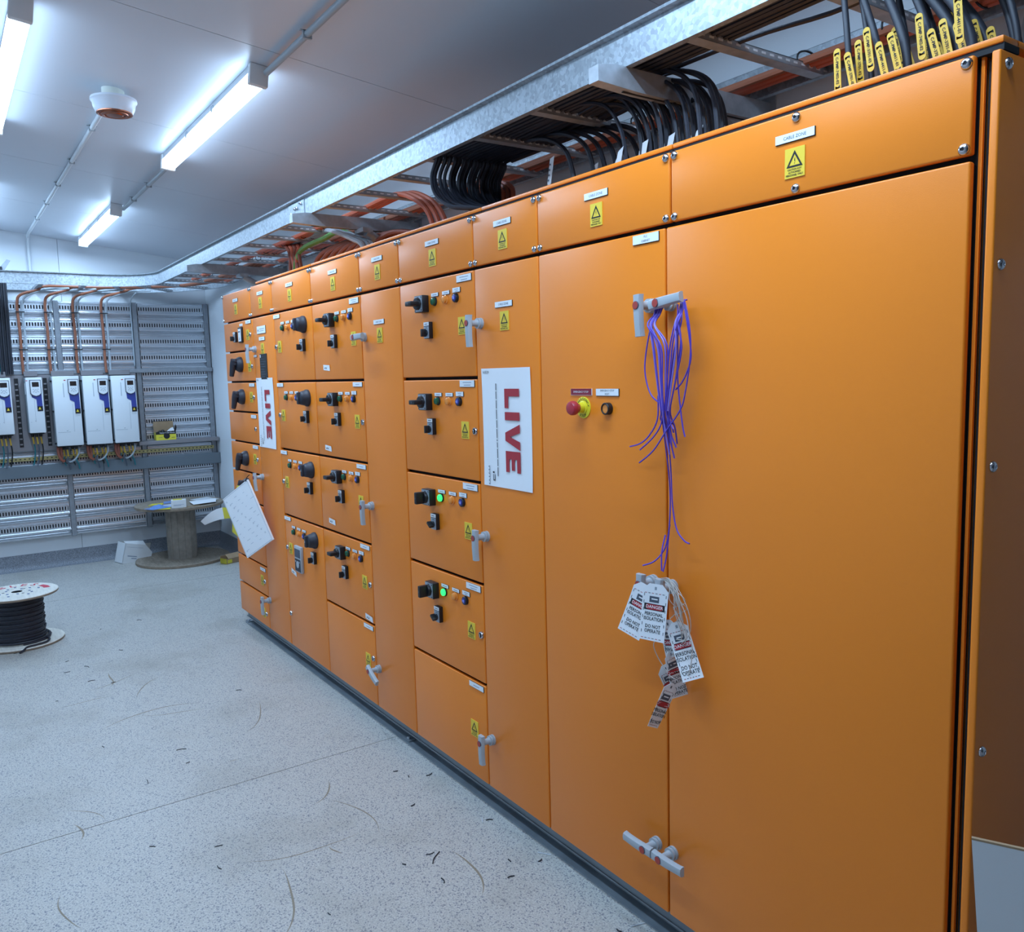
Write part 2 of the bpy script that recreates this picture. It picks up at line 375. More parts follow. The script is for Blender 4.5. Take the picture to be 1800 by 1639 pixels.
def isolator(on):
    m = MB(); m.rbox(-.034, .034, -.030, 0, -.034, .034, 'black', .003); m.box(-.031, .031, -.0315, -.029, -.031, .031, 'plate_grey')
    for a, b in ((-.026, -.026), (.026, -.026), (.026, .026)): m.cyl((a, -.0315, b), (0, -1, 0), .003, .001, 'ink', 8)
    m.box(-.008, .004, -.0322, -.0315, .0255, .0275, 'ink'); m.box(.024, .0265, -.0322, -.0315, -.004, .004, 'ink')
    m.lathe([(.0245, .031), (.0245, .041), (.0225, .044), (0, .045)], (0, 0, 0), (0, -1, 0), 'black', 22)
    k = MB()
    k.rbox(-.025, .025, -.080, -.038, -.0095, .0095, 'black', .004); k.box(-.004, .004, -.0805, -.079, -.003, .003, 'ink_grey')
    return m.mesh('isolator_switch'), k.mesh('switch_knob')
ISO, KNOB = isolator(0)
def selector():
    m = MB(); m.rbox(-.0215, .0215, -.018, 0, -.037, .030, 'black', .002); m.box(-.020, .020, -.0195, -.017, -.0355, .0115, 'plate_grey'); m.box(-.020, .020, -.0195, -.017, .0145, .0285, 'label_white'); m.box(-.012, .012, -.0200, -.0195, .020, .0225, 'ink_grey'); m.box(-.005, .008, -.0200, -.0195, .005, .007, 'ink')
    k = MB(); k.lathe([(.0125, 0), (.0125, .006), (.0105, .008), (0, .008)], (0, -.018, -.014), (0, -1, 0), 'black', 16)
    vs0 = len(k.v); k.rbox(-.0155, .0155, -.044, -.022, -.0055, .0055, 'black', .002)
    for q in range(vs0, len(k.v)): k.v[q] = k.v[q]+Vector((0, 0, -.014))
    return m.mesh('selector_switch'), k.mesh('switch_knob')
SEL, SKNOB = selector()
def dome_switch():                             # round door rotary handle with bell skirt
    m = MB(); m.lathe([(.046, 0), (.047, .008), (.045, .014), (.041, .020), (.038, .034), (.035, .044), (.028, .050), (0, .052)], (0, 0, 0), (0, -1, 0), 'rubber', 28)
    k = MB(); k.rbox(-.033, .033, -.062, -.030, -.013, .013, 'rubber', .006); k.box(-.006, .006, -.0626, -.061, -.003, .004, 'plate_grey'); return m.mesh('rotary_switch'), k.mesh('switch_knob')
DOME, DKNOB = dome_switch()
def pistol():
    m = MB(); m.lathe([(.050, 0), (.051, .012), (.047, .022), (.038, .036), (0, .040)], (0, 0, 0), (0, -1, 0), 'rubber', 26)
    P = spline([(.012, -.045, .028), (.0, -.052, .0), (-.012, -.056, -.035), (-.024, -.060, -.075)], 5)
    k = MB(); k.tube(P, [.026-.012*i/(len(P)-1) for i in range(len(P))], 'rubber', 12); k.rbox(-.036, .030, -.060, -.030, -.006, .038, 'rubber', .010); return m.mesh('isolator_handle_base'), k.mesh('pistol_grip')
PIST, PGRIP = pistol()
def lever_mesh():                              # swing lever: collar, stem, blade with red key cover
    c = MB(); c.lathe([(.0205, 0), (.0205, .007), (.0165, .0075), (.0165, .0115), (.0195, .012), (.0195, .018), (.0135, .0185), (.0115, .024), (.0115, .045), (0, .045)], (0, 0, 0), (0, -1, 0), 'grey_plastic', 24)
    b = MB(); y0 = -.042; prof = []
    N = 10
    for i in range(N+1):
        t = i/N; z = .030-.116*t; wdt = .0145-.0025*abs(t-.3)+(.0015 if i in (0, N) else 0)
        yy = y0-.018-.0025*math.sin(PI*t); prof.append((z, wdt, yy))
    vs = []; fs = []
    for z, q, yy in prof: vs += [(-q, yy+.006, z), (-q*.75, yy-.001, z), (0, yy-.003, z), (q*.75, yy-.001, z), (q, yy+.006, z), (q, yy+.014, z), (-q, yy+.014, z)]
    for i in range(N):
        for k in range(7): fs.append((i*7+k, i*7+(k+1) % 7, (i+1)*7+(k+1) % 7, (i+1)*7+k))
    fs += [tuple(range(7))[::-1], tuple(N*7+k for k in range(7))]
    b.add(vs, fs, 'grey_plastic')
    b.lathe([(.0118, .0), (.0118, .003), (.0108, .0035)], (0, y0-.0205, 0), (0, -1, 0), 'ink_grey', 20); b.lathe([(.0105, .0), (.0105, .0042), (0, .0044)], (0, y0-.0205, 0), (0, -1, 0), 'red_dot', 20)
    return c.mesh('handle_stem'), b.mesh('handle_lever')
STEM, LEVER = lever_mesh()

# ------------------------------------------------------------------ orange switchboard: seven tiers bolted side by side on one steel channel
ZB, ZD, ZP, ZT = .108, 2.115, 2.127, 2.311      # door bottom / door top / cover bottom / cover top
def rel(o, h): return o*(1-h/1.676)
class Tier:
    def __init__(s, label, x0, x1):
        s.x0, s.x1 = x0, x1; s.xc = (x0+x1)/2
        s.t = thing('switchboard_cabinet', label, 'cabinet', T(s.xc, 0, 0), 'switchboard tiers')
        b = MB(); b.box(x0-s.xc+.0005, x1-s.xc-.0005, .034, .64, ZB, ZT-.004, 'orange_carcass'); b.box(x0-s.xc+.0005, x1-s.xc-.0005, .030, .034, ZB, ZT-.004, 'gasket'); obj('carcass', b, s.t)
    def panel(s, name, x0, x1, z0, z1, gap=.0032):
        o = obj(name, MB().box(x0+.006-(x0+x1)/2, x1-.006-(x0+x1)/2, .014, .030, .005, z1-z0-.005, 'gasket').rbox(x0+gap-(x0+x1)/2, x1-gap-(x0+x1)/2, 0, .018, 0, z1-z0, 'orange', .0045, 3), s.t, T((x0+x1)/2-s.xc, 0, z0)); o['px'] = (x0+x1)/2; o['pz'] = z0; return o
    def cover(s, x0, x1, extra=False):
        p = s.panel('cable_zone_cover', x0, x1, ZP, ZT)
        w = (x1-x0)/2-.016
        for sx in ([-w, 0, w] if extra else [-w, w]):
            for zz in (.012, ZT-ZP-.013): obj('screw', SCREW, p, T(sx, 0, zz) @ Matrix.Rotation(RND.random()*3, 4, 'Y'))
        obj('name_plate', P_CZ, p, T(-.002, 0, 2.256-ZP)); obj('warning_label', WARN, p, T(-.002, 0, 2.198-ZP)); return p
    def door(s, x0, x1, z0, z1): return s.panel('door', x0, x1, z0, z1)
def dev(p, name, me, x, z, M=None, label=None):
    o = obj(name, me, p, T(x-p['px'], 0, z-p['pz']) @ (M or Matrix()));
    if label: o['label'] = label
    return o
def knob(p, x, z, base, bname, kn, ang=0):
    dev(p, bname, base, x, z); dev(p, 'switch_knob' if kn is not PGRIP else 'pistol_grip', kn, x, z, (Matrix.Translation((0, 0, -.014)) @ Matrix.Rotation(ang, 4, 'Y') @ Matrix.Translation((0, 0, .014))) if kn is SKNOB else Matrix.Rotation(ang, 4, 'Y'))
def handle(p, x, z, ang=0):
    dev(p, 'handle_stem', STEM, x, z); dev(p, 'door_handle', LEVER, x, z, Matrix.Rotation(ang, 4, 'Y'), 'grey lever handle with red key cover')
R_ = math.radians
def f_gear(p, xi, xs, zi, zs, on=False, label_sel=0.0):
    knob(p, xi-.036, zi, ISO, 'isolator_switch', KNOB, PI/2 if on else 0)
    g, a, b = xs; hz = zi+.004
    o = dev(p, 'indicator_lamp', GREEN_ON if on else GREEN, g, hz, label='lit green lamp' if on else 'dark green lamp'); dev(p, 'indicator_lamp', AMBER, a, hz, label='amber lamp'); dev(p, 'push_button', BLUE, b, hz, label='blue push button')
    for q in (g, a): dev(p, 'name_plate', P_IND, q+.004, hz+.026)
    dev(p, 'name_plate', P_BLUE, b+.004, hz+.029)
    knob(p, xi+.002, zs, SEL, 'selector_switch', SKNOB, R_(35) if on else (PI/2 if label_sel == 0 else label_sel))
HZ = [2.021, 1.623, 1.226, .829]; SZ = [1.917, 1.526, 1.130, .734]; WZ = [1.917, 1.517, 1.120, .719]
DIV = [ZD, 1.718, 1.319, .921, .517, ZB]; G = .006
# A + B
a = Tier('farthest left switchboard tier, with narrow drawers and black pistol grip isolators', -5.892, -4.885)
a.cover(-5.892, -5.288); a.cover(-5.288, -4.885)
za = [ZD, 1.921, 1.721, 1.522, 1.319, 1.120, .921, .517, .317, ZB]
ad = [a.door(-5.892, -5.268, za[i+1]+(G if i < 8 else 0), za[i]-(G if i else 0)) for i in range(9)]
for i, z in ((1, 1.835), (2, 1.623), (4, 1.213), (5, 1.03)): knob(ad[i], -5.55, z, PIST, 'isolator_handle_base', PGRIP)
for i, z in ((0, 2.02), (1, 1.819), (2, 1.622), (4, 1.219), (7, .415), (8, .196)):
    dev(ad[i], 'warning_label', WARN, -5.37, z); dev(ad[i], 'quarter_turn_lock', LOCK, -5.315, z)
dev(ad[3], 'quarter_turn_lock', LOCK, -5.315, 1.418)
for i, z in ((0, 2.10), (2, 1.70), (3, 1.496), (4, 1.298), (7, .491)): dev(ad[i], 'name_plate', P_NAME1, -5.345, z)
knob(ad[0], -5.61, 2.02, SEL, 'selector_switch', SKNOB, PI/2)
mt = MB(); mt.rbox(-.036, .036, -.014, 0, -.055, .045, 'black', .003); mt.box(-.028, .028, -.0155, -.013, -.046, .034, 'label_white'); mt.poly([(-.004, -.0160, -.040), (.008, -.0160, -.034), (.002, -.0160, -.012)], 'ink'); mt.box(-.022, .016, -.0160, -.0155, .012, .020, 'ink_grey'); mt.box(-.03, .03, -.003, 0, .052, .068, 'label_white')
dev(ad[0], 'panel_meter', mt.mesh('panel_meter'), -5.50, 2.03)
bd = a.door(-5.268, -4.868, ZB, ZD)
dev(bd, 'name_plate', P_DUTY, -5.097, 2.036); dev(bd, 'name_plate', P_NAME1, -5.095, 1.982); dev(bd, 'warning_label', WARN, -5.094, 1.922); dev(bd, 'rating_plate', ident(), -5.09, 1.812)
for z, an in ((1.923, 0), (1.115, R_(-8)), (.308, 0)): handle(bd, -5.232, z, an)
dev(bd, 'name_plate', P_IND, -5.24, 1.88)
# C
c = Tier('switchboard tier with round black rotary switches, beside the narrow drawer tier', -4.885, -4.262)
c.cover(-4.885, -4.268); cd = [c.door(-4.868, -4.262, (DIV[i+1]+G) if i < 3 else ZB, DIV[i]-(G if i else 0)) for i in range(4)]
for i, p in enumerate(cd):
    z = HZ[i]+.003
    dev(p, 'indicator_lamp', GREEN, -4.715, z, label='dark green lamp'); dev(p, 'indicator_lamp', AMBER, -4.628, z, label='amber lamp'); dev(p, 'push_button', BLUE, -4.545, z, label='blue push button')
    for q in (-4.715, -4.628, -4.545): dev(p, 'name_plate', P_IND, q-.002, z+.028)
    knob(p, -4.385, z, DOME, 'rotary_switch', DKNOB, PI/2); knob(p, -4.398, SZ[i], SEL, 'selector_switch', SKNOB, PI/2)
    dev(p, 'warning_label', WARN, -4.784, WZ[i]+.003); dev(p, 'quarter_turn_lock', LOCK, -4.840, WZ[i]+.004); dev(p, 'name_plate', P_NAME1, -4.812, DIV[i]-.02)
hm = MB(); hm.rbox(-.052, .052, -.018, 0, -.078, .078, 'grey_plastic', .004); hm.box(-.043, .043, -.0195, -.017, .012, .062, 'ink_grey'); hm.box(-.043, .043, -.0195, -.017, -.070, .002, 'rubber'); hm.lathe([(.022, .019), (.020, .021), (0, .021)], (0, 0, -.03), (0, -1, 0), 'grey_plastic', 16); hm.box(-.036, -.022, -.0205, -.019, -.018, -.008, 'plate_grey'); hm.box(.022, .036, -.0205, -.019, -.018, -.008, 'plate_grey')
dev(cd[3], 'drive_keypad', hm.mesh('drive_keypad'), -4.635, .682, label='grey keypad with a small screen'); dev(cd[3], 'tape_label', TAPE, -4.755, .583, Matrix.Rotation(.15, 4, 'Y')); dev(cd[3], 'quarter_turn_lock', LOCK, -4.84, .311)
# D
d = Tier('switchboard tier with grey framed isolators and small white tape labels on its doors', -4.262, -3.653)
d.cover(-4.268, -3.653); dd = [d.door(-4.262, -3.653, (DIV[i+1]+G) if i < 4 else ZB, DIV[i]-(G if i else 0)) for i in range(5)]
for i, p in enumerate(dd):
    dev(p, 'name_plate', P_NAME1 if i else P_NAME, -3.72, DIV[i]-.021)
    dev(p, 'warning_label', WARN, -3.742, WZ[i] if i < 4 else .321)
    if i < 4: f_gear(p, -3.965, (-3.932, -3.847, -3.770), HZ[i], SZ[i])
for i in (1, 3): dev(dd[i], 'quarter_turn_lock', LOCK, -3.677, WZ[i]-.001)
dev(dd[4], 'quarter_turn_lock', LOCK, -3.677, .345)
for i, (x, z) in enumerate(((-4.097, 1.785), (-4.126, 1.366), (-4.124, .975), (-3.712, .545))): dev(dd[i], 'tape_label', TAPE, x, z, Matrix.Rotation(R_(2), 4, 'Y'))
# E
e = Tier('narrow plain switchboard tier with one full height door between two columns of switch doors', -3.653, -3.248)
e.cover(-3.653, -3.250); ed = e.door(-3.653, -3.248, ZB, ZD)
dev(ed, 'name_plate', P_CZ, -3.459, 1.978); dev(ed, 'warning_label', WARN, -3.456, 1.918)
for z, an in ((1.917, R_(-92)), (1.118, 0), (.310, R_(-62))): handle(ed, -3.615, z, an)
# F
f = Tier('switchboard tier with two lit green lamps, left of the larger LIVE sign', -3.248, -2.648)
f.cover(-3.250, -2.650); fd = [f.door(-3.248, -2.648, (DIV[i+1]+G) if i < 4 else ZB, DIV[i]-(G if i else 0)) for i in range(5)]
for i, p in enumerate(fd):
    dev(p, 'name_plate', P_NAME if i < 4 else P_NAME1, -2.716, DIV[i]-.022)
    dev(p, 'warning_label', WARN, -2.741, WZ[i] if i < 4 else .311)
    if i < 4: f_gear(p, -2.993, (-2.945, -2.857, -2.777), HZ[i], SZ[i], i in (2, 3))
for i in (1, 3): dev(fd[i], 'quarter_turn_lock', LOCK, -2.667, WZ[i]-.001)
# G
g = Tier('narrow switchboard tier carrying the larger LIVE sign', -2.648, -2.249)
g.cover(-2.650, -2.250); gd = g.door(-2.648, -2.249, ZB, ZD)
dev(gd, 'name_plate', P_CZ, -2.455, 1.975); dev(gd, 'warning_label', WARN, -2.453, 1.917)
for z in (1.917, 1.119, .312): handle(gd, -2.609, z)
# H + I
h = Tier('nearest switchboard tier, two tall plain double doors with purple wires on the handle', -2.249, -.838)
h.cover(-2.250, -1.645); h.cover(-1.645, -.846, True)
hd = h.door(-2.249, -1.664, ZB, ZD); idr = h.door(-1.664, -.846, ZB, ZD)
dev(hd, 'name_plate', P_PLC, -1.738, 2.097); dev(hd, 'name_plate', P_RED, -2.033, 1.667, label='dark red plate reading emergency stop'); dev(hd, 'name_plate', P_RST, -1.9085, 1.666)
es = MB(); es.lathe([(.034, 0), (.034, .0025), (.033, .003), (0, .003)], (0, 0, 0), (0, -1, 0), 'yellow_stop', 32); es.lathe([(.021, .003), (.021, .006), (.017, .008), (.016, .024), (0, .024)], (0, 0, 0), (0, -1, 0), 'yellow_stop', 24)
for s0, a0, flip in (('EMERGENCY', 90, 1), ('STOP', -90, -1)):
    for k, chx in enumerate(s0):
        aa = R_(a0-flip*(k-(len(s0)-1)/2)*19); es.text(chx, .0115, 'ink', (.0268*math.cos(aa), -.0036, .0268*math.sin(aa)), right=(math.sin(aa)*flip, 0, -math.cos(aa)*flip), up=(math.cos(aa)*flip, 0, math.sin(aa)*flip), bold=.01)
dev(hd, 'emergency_stop_collar', es.mesh('emergency_stop_collar'), -2.024, 1.618)
dev(hd, 'emergency_stop_button', MB().lathe([(.013, .022), (.0145, .030), (.020, .034), (.0225, .040), (.0225, .050), (.019, .056), (.010, .059), (0, .0595)], (0, 0, 0), (0, -1, 0), 'red', 24).mesh('emergency_stop_button'), -2.024, 1.618, label='red mushroom button')
rb = MB(); rb.lathe([(.0185, 0), (.0185, .016), (.0165, .018), (.0145, .018), (.0135, .013)], (0, 0, 0), (0, -1, 0), 'black', 24); rb.lathe([(.0136, .012), (.0136, .0145), (0, .0150)], (0, 0, 0), (0, -1, 0), 'amber_lens', 20)
dev(hd, 'push_button', rb.mesh('push_button'), -1.905, 1.617, label='black ringed amber reset button')
handle(hd, -1.716, 1.909, R_(-3)); handle(idr, -1.640, 1.909, R_(-97)); handle(hd, -1.716, 1.118, 0); handle(idr, -1.640, 1.118, 0); handle(hd, -1.709, .313, R_(91)); handle(idr, -1.643, .313, R_(-91))
# right end panel and its visible frame strip
fs = obj('frame_strip', MB().rbox(-.0035, .0035, .022, .05, ZB, ZT, 'orange', .001, 1), h.t, T(-.8425-h.xc, 0, 0))
ep = obj('end_panel', MB().box(-.026, -.006, .03, .62, .004, ZT-ZB-.01, 'gasket').rbox(-.0085, .0085, .0, .645, 0, ZT-ZB-.004, 'orange', .004, 3), h.t, T(-.8085-h.xc, 0, ZB))
for z in (2.284, 1.915, 1.523, .934, .3):
    for yy in (.028, .60): obj('screw', SCREW, ep, Matrix.Translation((.0085, yy, z-ZB)) @ Matrix.Rotation(PI/2, 4, 'Z'))
# roof lids, one per group of tiers
for x0, x1, lb in ((-5.19, -4.272, 'farthest orange roof lid of the switchboard'), (-4.268, -2.602, 'long orange roof lid over the middle switchboard tiers'), (-2.598, -1.647, 'orange roof lid over the tiers right of the lit lamps'), (-1.643, -.800, 'nearest orange roof lid, over the tall double doors')):
    m = MB(); m.box(x0, x1, .0115, .07, 2.3075, 2.3206, 'gasket')
    for q in ((x0, x1, .008, .07), (x0, x1, .60, .655), (x0, x0+.03, .06, .61), (x1-.03, x1, .06, .61)): m.rbox(*q, 2.3205, 2.3335, 'orange', .003, 2)
    o = obj('roof_lid', m.mesh('roof_lid'), None, T(0, 0, 0)); tag(o, lb, 'lid', 'roof lids of the switchboard')
# base plinth and channel
m = MB(); m.box(-5.855, -.82, .034, .62, .056, ZB, 'plinth')
o = obj('cabinet_plinth', m); tag(o, 'dark grey steel plinth under the whole orange switchboard', 'plinth')
m = MB(); m.box(-5.875, 0.4, .070, .078, .006, .050, 'channel'); m.box(-5.875, .4, .030, .078, .050, .056, 'channel'); m.box(-5.889, .4, .022, .078, 0, .006, 'channel')
o = obj('base_channel', m); tag(o, 'long grey steel channel on the floor beneath the switchboard plinth', 'channel')
for x in (-5.70, -4.6, -2.72, -2.56, -2.49): obj('fixing_slot', MB().box(-.012, .012, .0685, .0702, .018, .038, 'gasket'), o, T(x, 0, 0))
for x, lb in ((-5.88, 'small steel fixing lug at far end of the base channel'), (-3.42, 'small steel fixing lug at the middle of the base channel')):
    q = MB(); q.rbox(-.03, .03, -.0, .04, 0.006, .012, 'channel', .001, 1); q.cyl((0, .015, .012), (0, 0, 1), .010, .009, 'zinc', 6); tag(obj('fixing_lug', q, None, T(x, .028, 0)), lb, 'lug')

# ------------------------------------------------------------------ LIVE signs on the doors
def live_sign(w, h):
    m = MB(); N = 6; vs = []; 
    for i in range(N+1):
        for j in range(3):
            u, v = -w/2+w*j/2, h/2-h*i/N; vs.append((u, -.0012-.0025*(abs(i-3)/3)**3*(1 if j != 1 else .3), v))
    m.add(vs, [(i*3+j, i*3+j+1, i*3+j+4, i*3+j+3) for i in range(N) for j in range(2)], 'paper')
    def F(u0, u1, v0, v1, c='sign_red'): m.flat([(v0, u0), (v1, u0), (v1, u1), (v0, u1)], c, -.0047)   # u runs down the sheet, v to the right
    U = lambda u: h/2-.074*h/.434-u*h/.434
    V = lambda v: -w/2+w*.485+v*w/.31
    def P(pts, c='sign_red'): m.flat([(V(v), U(u)) for u, v in pts], c, -.0047)
    P([(0, 0), (.069, 0), (.069, .024), (.027, .024), (.027, .092), (0, .092)])
    P([(.083, 0), (.112, 0), (.112, .092), (.083, .092)])
    P([(.125, .092), (.155, .092), (.1715, .030), (.188, .092), (.218, .092), (.186, 0), (.157, 0)])
    P([(.223, 0), (.299, 0), (.299, .022), (.252, .022), (.252, .036), (.292, .036), (.292, .056), (.252, .056), (.252, .070), (.299, .070), (.299, .092), (.223, .092)])
    x = 0.055*h/.434; r = random.Random(5)
    while x < .385*h/.434:
        L = (.006+r.random()*.03)*h/.434; F(h/2-x-L, h/2-x, -w/2+w*.305, -w/2+w*.318, 'ink'); x += L+.004*h/.434
    k = h/.434
    F(-h/2+.022*k, -h/2+.046*k, -w/2+w*.205, -w/2+w*.215, 'ink'); F(-h/2+.022*k, -h/2+.026*k, -w/2+w*.205, -w/2+w*.25, 'ink'); F(-h/2+.022*k, -h/2+.046*k, -w/2+w*.238, -w/2+w*.25, 'ink'); F(-h/2+.050*k, -h/2+.056*k, -w/2+w*.20, -w/2+w*.235, 'ink')
    for i in range(11): F(-h/2+(.006+.0065*i)*k, -h/2+(.0095+.0065*i)*k, -w/2+w*(.11+.015*(i % 2)), -w/2+w*.14, 'ink_grey')
    m.text('16/5/24', .014*w/.31, 'ink', (-w/2+w*.10, -.0050, h/2-.014*k))
    return m.mesh('sign_sheet', 60)
for w, hh, x, z, lb in ((.308, .434, -2.4565, 1.534, 'larger white paper sign reading LIVE in red, taped sideways right of the lit green lamps'), (.312, .434, -5.093, 1.526, 'smaller looking LIVE sign taped farther away, beside the narrow drawers')):
    tag(obj('live_sign', live_sign(w, hh), None, T(x, -.0005, z)), lb, 'sign')

# ------------------------------------------------------------------ purple wires hung over the upper lever of the double doors
def wire(name, P, r, m, label, cat, group=None, n=5, seg=5, extra=None):
    o0 = Vector(P[0]); mb = MB(); mb.tube([p-o0 for p in spline(P, seg)], r, m, n)
    if extra: extra(mb, o0)
    o = obj(name, mb, None, T(*o0)); return tag(o, label, cat, group)
wr = random.Random(3)
GW = 'purple wires over the upper door lever'
def hang(side, zend, xm, xe, k, lab):
    xs = -1.646 if side < 0 else -1.572
    x0 = xs+wr.uniform(-.012, .012); y = -.052-wr.random()*.022
    P = [(x0, -.024, 1.912), (x0, -.034, 1.908), (x0+.004*side, -.046, 1.88), (x0+.008*side, y, 1.85), (xm, y-.004, 1.79+wr.uniform(-.01, .01)), (xm+(xe-xm)*.5, y, 1.70), (xe, y+.004, 1.62)]
    if zend < 1.6: P += [(xe+wr.uniform(-.01, .01), y+.012, (1.62+zend)/2), (xe+wr.uniform(-.012, .012), y+.02, zend)]
    wire('hook_up_wire', P, .0023, 'purple' if k % 3 else 'purple_light', lab, 'wire', GW + (', left bunch' if side < 0 else ', right bunch'))
LW = 'purple wire in the left bunch hanging behind the upper door lever'
RW = 'purple wire in the right bunch hanging behind the tip of the upper door lever'
for k in range(8): hang(-1, (1.60, 1.57, 1.53, 1.50, 1.60, 1.55, 1.52, 1.49)[k], -1.645+.007*k, -1.625+.003*k, k, LW)
for k in range(7): hang(1, (1.58, 1.60, 1.545, 1.56, 1.53, 1.60, 1.52)[k], -1.575+.006*k-.012*(k % 2), -1.612+.0035*k, k+1, RW)
def loose(P, lb): wire('hook_up_wire', P, .0022, 'purple', lb, 'wire')
y = -.055
loose([(-1.655, -.045, 1.90), (-1.672, y, 1.83), (-1.690, y, 1.75), (-1.685, y, 1.70), (-1.665, y, 1.66), (-1.632, y, 1.639)], 'purple wire bowing out farthest left of the tangle')
loose([(-1.550, -.050, 1.905), (-1.530, y, 1.84), (-1.519, y, 1.765), (-1.532, y, 1.725), (-1.552, y, 1.695), (-1.575, y, 1.676)], 'purple wire bowing out right and curling back short')
loose([(-1.545, -.050, 1.905), (-1.523, y, 1.83), (-1.522, y, 1.76), (-1.542, y, 1.66), (-1.560, y, 1.62), (-1.61, y, 1.565), (-1.66, y, 1.508), (-1.716, y, 1.470)], 'longest loose purple wire, bowing right then crossing down to the left')
loose([(-1.568, -.052, 1.90), (-1.566, y, 1.80), (-1.566, y, 1.70), (-1.556, y, 1.62), (-1.548, y, 1.575), (-1.541, y, 1.552)], 'purple wire ending in a bare pale tip on the right')
for P, lb in (([(-1.64, y, 1.66), (-1.643, y, 1.595), (-1.675, y, 1.55), (-1.712, y, 1.525), (-1.754, y, 1.514)], 'upper purple wire end pointing left below the tangle'), ([(-1.622, y, 1.63), (-1.628, y, 1.585), (-1.66, y, 1.545), (-1.713, y, 1.507)], 'middle purple wire end pointing left below the tangle'), ([(-1.612, y, 1.64), (-1.600, y, 1.61), (-1.592, y, 1.585), (-1.583, y, 1.570)], 'short purple wire end poking right below the tangle')): loose(P, lb)
loose([(-1.625, y, 1.60), (-1.632, -.035, 1.52), (-1.6345, -.018, 1.42), (-1.635, -.016, 1.33), (-1.634, -.03, 1.22), (-1.630, -.05, 1.17)], 'single purple wire running down the door seam to the tags')
loose([(-1.612, -.05, 1.60), (-1.618, -.03, 1.46), (-1.612, -.03, 1.36), (-1.592, -.035, 1.295), (-1.560, -.04, 1.268), (-1.540, -.04, 1.262)], 'purple wire curling off to the right above the tags')
loose([(-1.640, -.03, 1.27), (-1.634, -.05, 1.225), (-1.625, -.06, 1.175)], 'short thick purple stub right above the tags')
loose([(-1.632, -.02, 1.30), (-1.640, -.03, 1.235), (-1.662, -.05, 1.195), (-1.69, -.07, 1.180)], 'purple wire curling left onto the small lever above the tags')

# ------------------------------------------------------------------ isolation tags tied to the middle levers
def tag_mesh(w=.074, h=.158, bend=0.0, back=False, twist=0.0):
    m = MB(); N = 8; c = .018; t = .0007
    def S3(u, v, off=0.0):          # u across, v down from the eyelet; bend curls the sheet
        k = v/h; a = bend*k; y = -(math.sin(a)*v*.5)*1.0-off; tw = twist*k
        return (u*math.cos(tw), y-u*math.sin(tw), -v)
    rows = [(0, w/2-c), (c, w/2)]+[(c+(h-c)*i/N, w/2) for i in range(1, N+1)]
    vs = []; 
    for v, q in rows:
        for off in (0, t): vs += [S3(-q, v, off), S3(0, v, off), S3(q, v, off)]
    fs = []
    for i in range(len(rows)-1):
        a, b = i*6, i*6+6
        for j in (0, 1): fs += [(a+j, a+j+1, b+j+1, b+j), (a+3+j, b+3+j, b+4+j, a+4+j)]
        fs += [(a, b, b+3, a+3), (a+2, a+5, b+5, b+2)]
    m.add(vs, fs, 'tag_white')
    def Q(u0, u1, v0, v1, c, o=.0004):
        n = 3 if v1-v0 > .02 else 1
        for i in range(n):
            a, b = v0+(v1-v0)*i/n, v0+(v1-v0)*(i+1)/n
            m.poly([S3(u0, a, t+o), S3(u1, a, t+o), S3(u1, b, t+o), S3(u0, b, t+o)], c)
    def TX(s, size, v, c, bold=0.0, sx=1.0):
        if v > h-.012: return
        V, F = text_geo(s, bold); m.add([S3(p.x*size*sx, v-p.y*size, t+.0007) for p in V], F, c)
    e = .006; a = w/2-e
    for i in range(12):
        v = .028+(h-.036)*i/12
        if i % 2 == 0:
            Q(-a-.0015, -a, v, v+.0085, 'ink'); Q(a, a+.0015, v, v+.0085, 'ink')
    for i in range(6):
        u = -a+2*a*i/6
        if i % 2 == 0 or 1: Q(u, u+a*.2, .026, .0275, 'ink' if i % 2 else 'sign_red'); Q(u, u+a*.2, h-.007, h-.0055, 'ink' if i % 2 else 'sign_red')
    Q(-.003, .003, .008, .0165, 'plate_grey'); Q(-.0015, .0015, .010, .0145, 'ink')
    Q(-.016, .012, .035, .052, 'ink_grey'); Q(-.010, .008, .041, .0445, 'tag_white', .0006)
    Q(-a+.001, a-.001, .056, .074, 'ink'); rr = .0075; P = []
    for i in range(20):
        an = 2*PI*i/20; P.append(S3((.018 if math.cos(an) > 0 else -.018)+rr*math.cos(an), .065-rr*math.sin(an), t+.0006))
    m.poly(P, 'sign_red'); TX('DANGER', .0125, .065, 'tag_white', .01)
    TX('PERSONAL', .0135, .085, 'ink', .012, .82); TX('ISOLATION', .0135, .098, 'ink', .012, .82); TX('DO NOT', .0135, .119, 'ink', .012, .82); TX('OPERATE', .0135, .132, 'ink', .012, .82)
    return m.mesh('danger_tag', 50)
GT = 'isolation tags on the middle levers'
def dtag(x, y, z, roll, yaw, pitch, lb, **k):
    M = Matrix.Translation((x, y, z)) @ Matrix.Rotation(yaw, 4, 'Z') @ Matrix.Rotation(roll, 4, 'Y') @ Matrix.Rotation(pitch, 4, 'X')
    return tag(obj('danger_tag', tag_mesh(**k), None, M), lb, 'tag', GT)
dtag(-1.622, -.084, 1.142, R_(3), R_(24), R_(-4), 'white danger tag hanging in front of all others, facing the viewer', bend=.10)
dtag(-1.672, -.072, 1.128, R_(19), R_(16), R_(-3), 'white danger tag fanned out to the left behind the front tag', bend=.12)
dtag(-1.606, -.060, 1.040, R_(-12), R_(10), R_(3), 'white danger tag mostly hidden below the front tag', h=.105, w=.06)
dtag(-1.574, -.060, 1.040, R_(-17), R_(48), R_(5), 'white danger tag curled forward on the right, lower than the front tag', bend=.8, w=.058, h=.15)
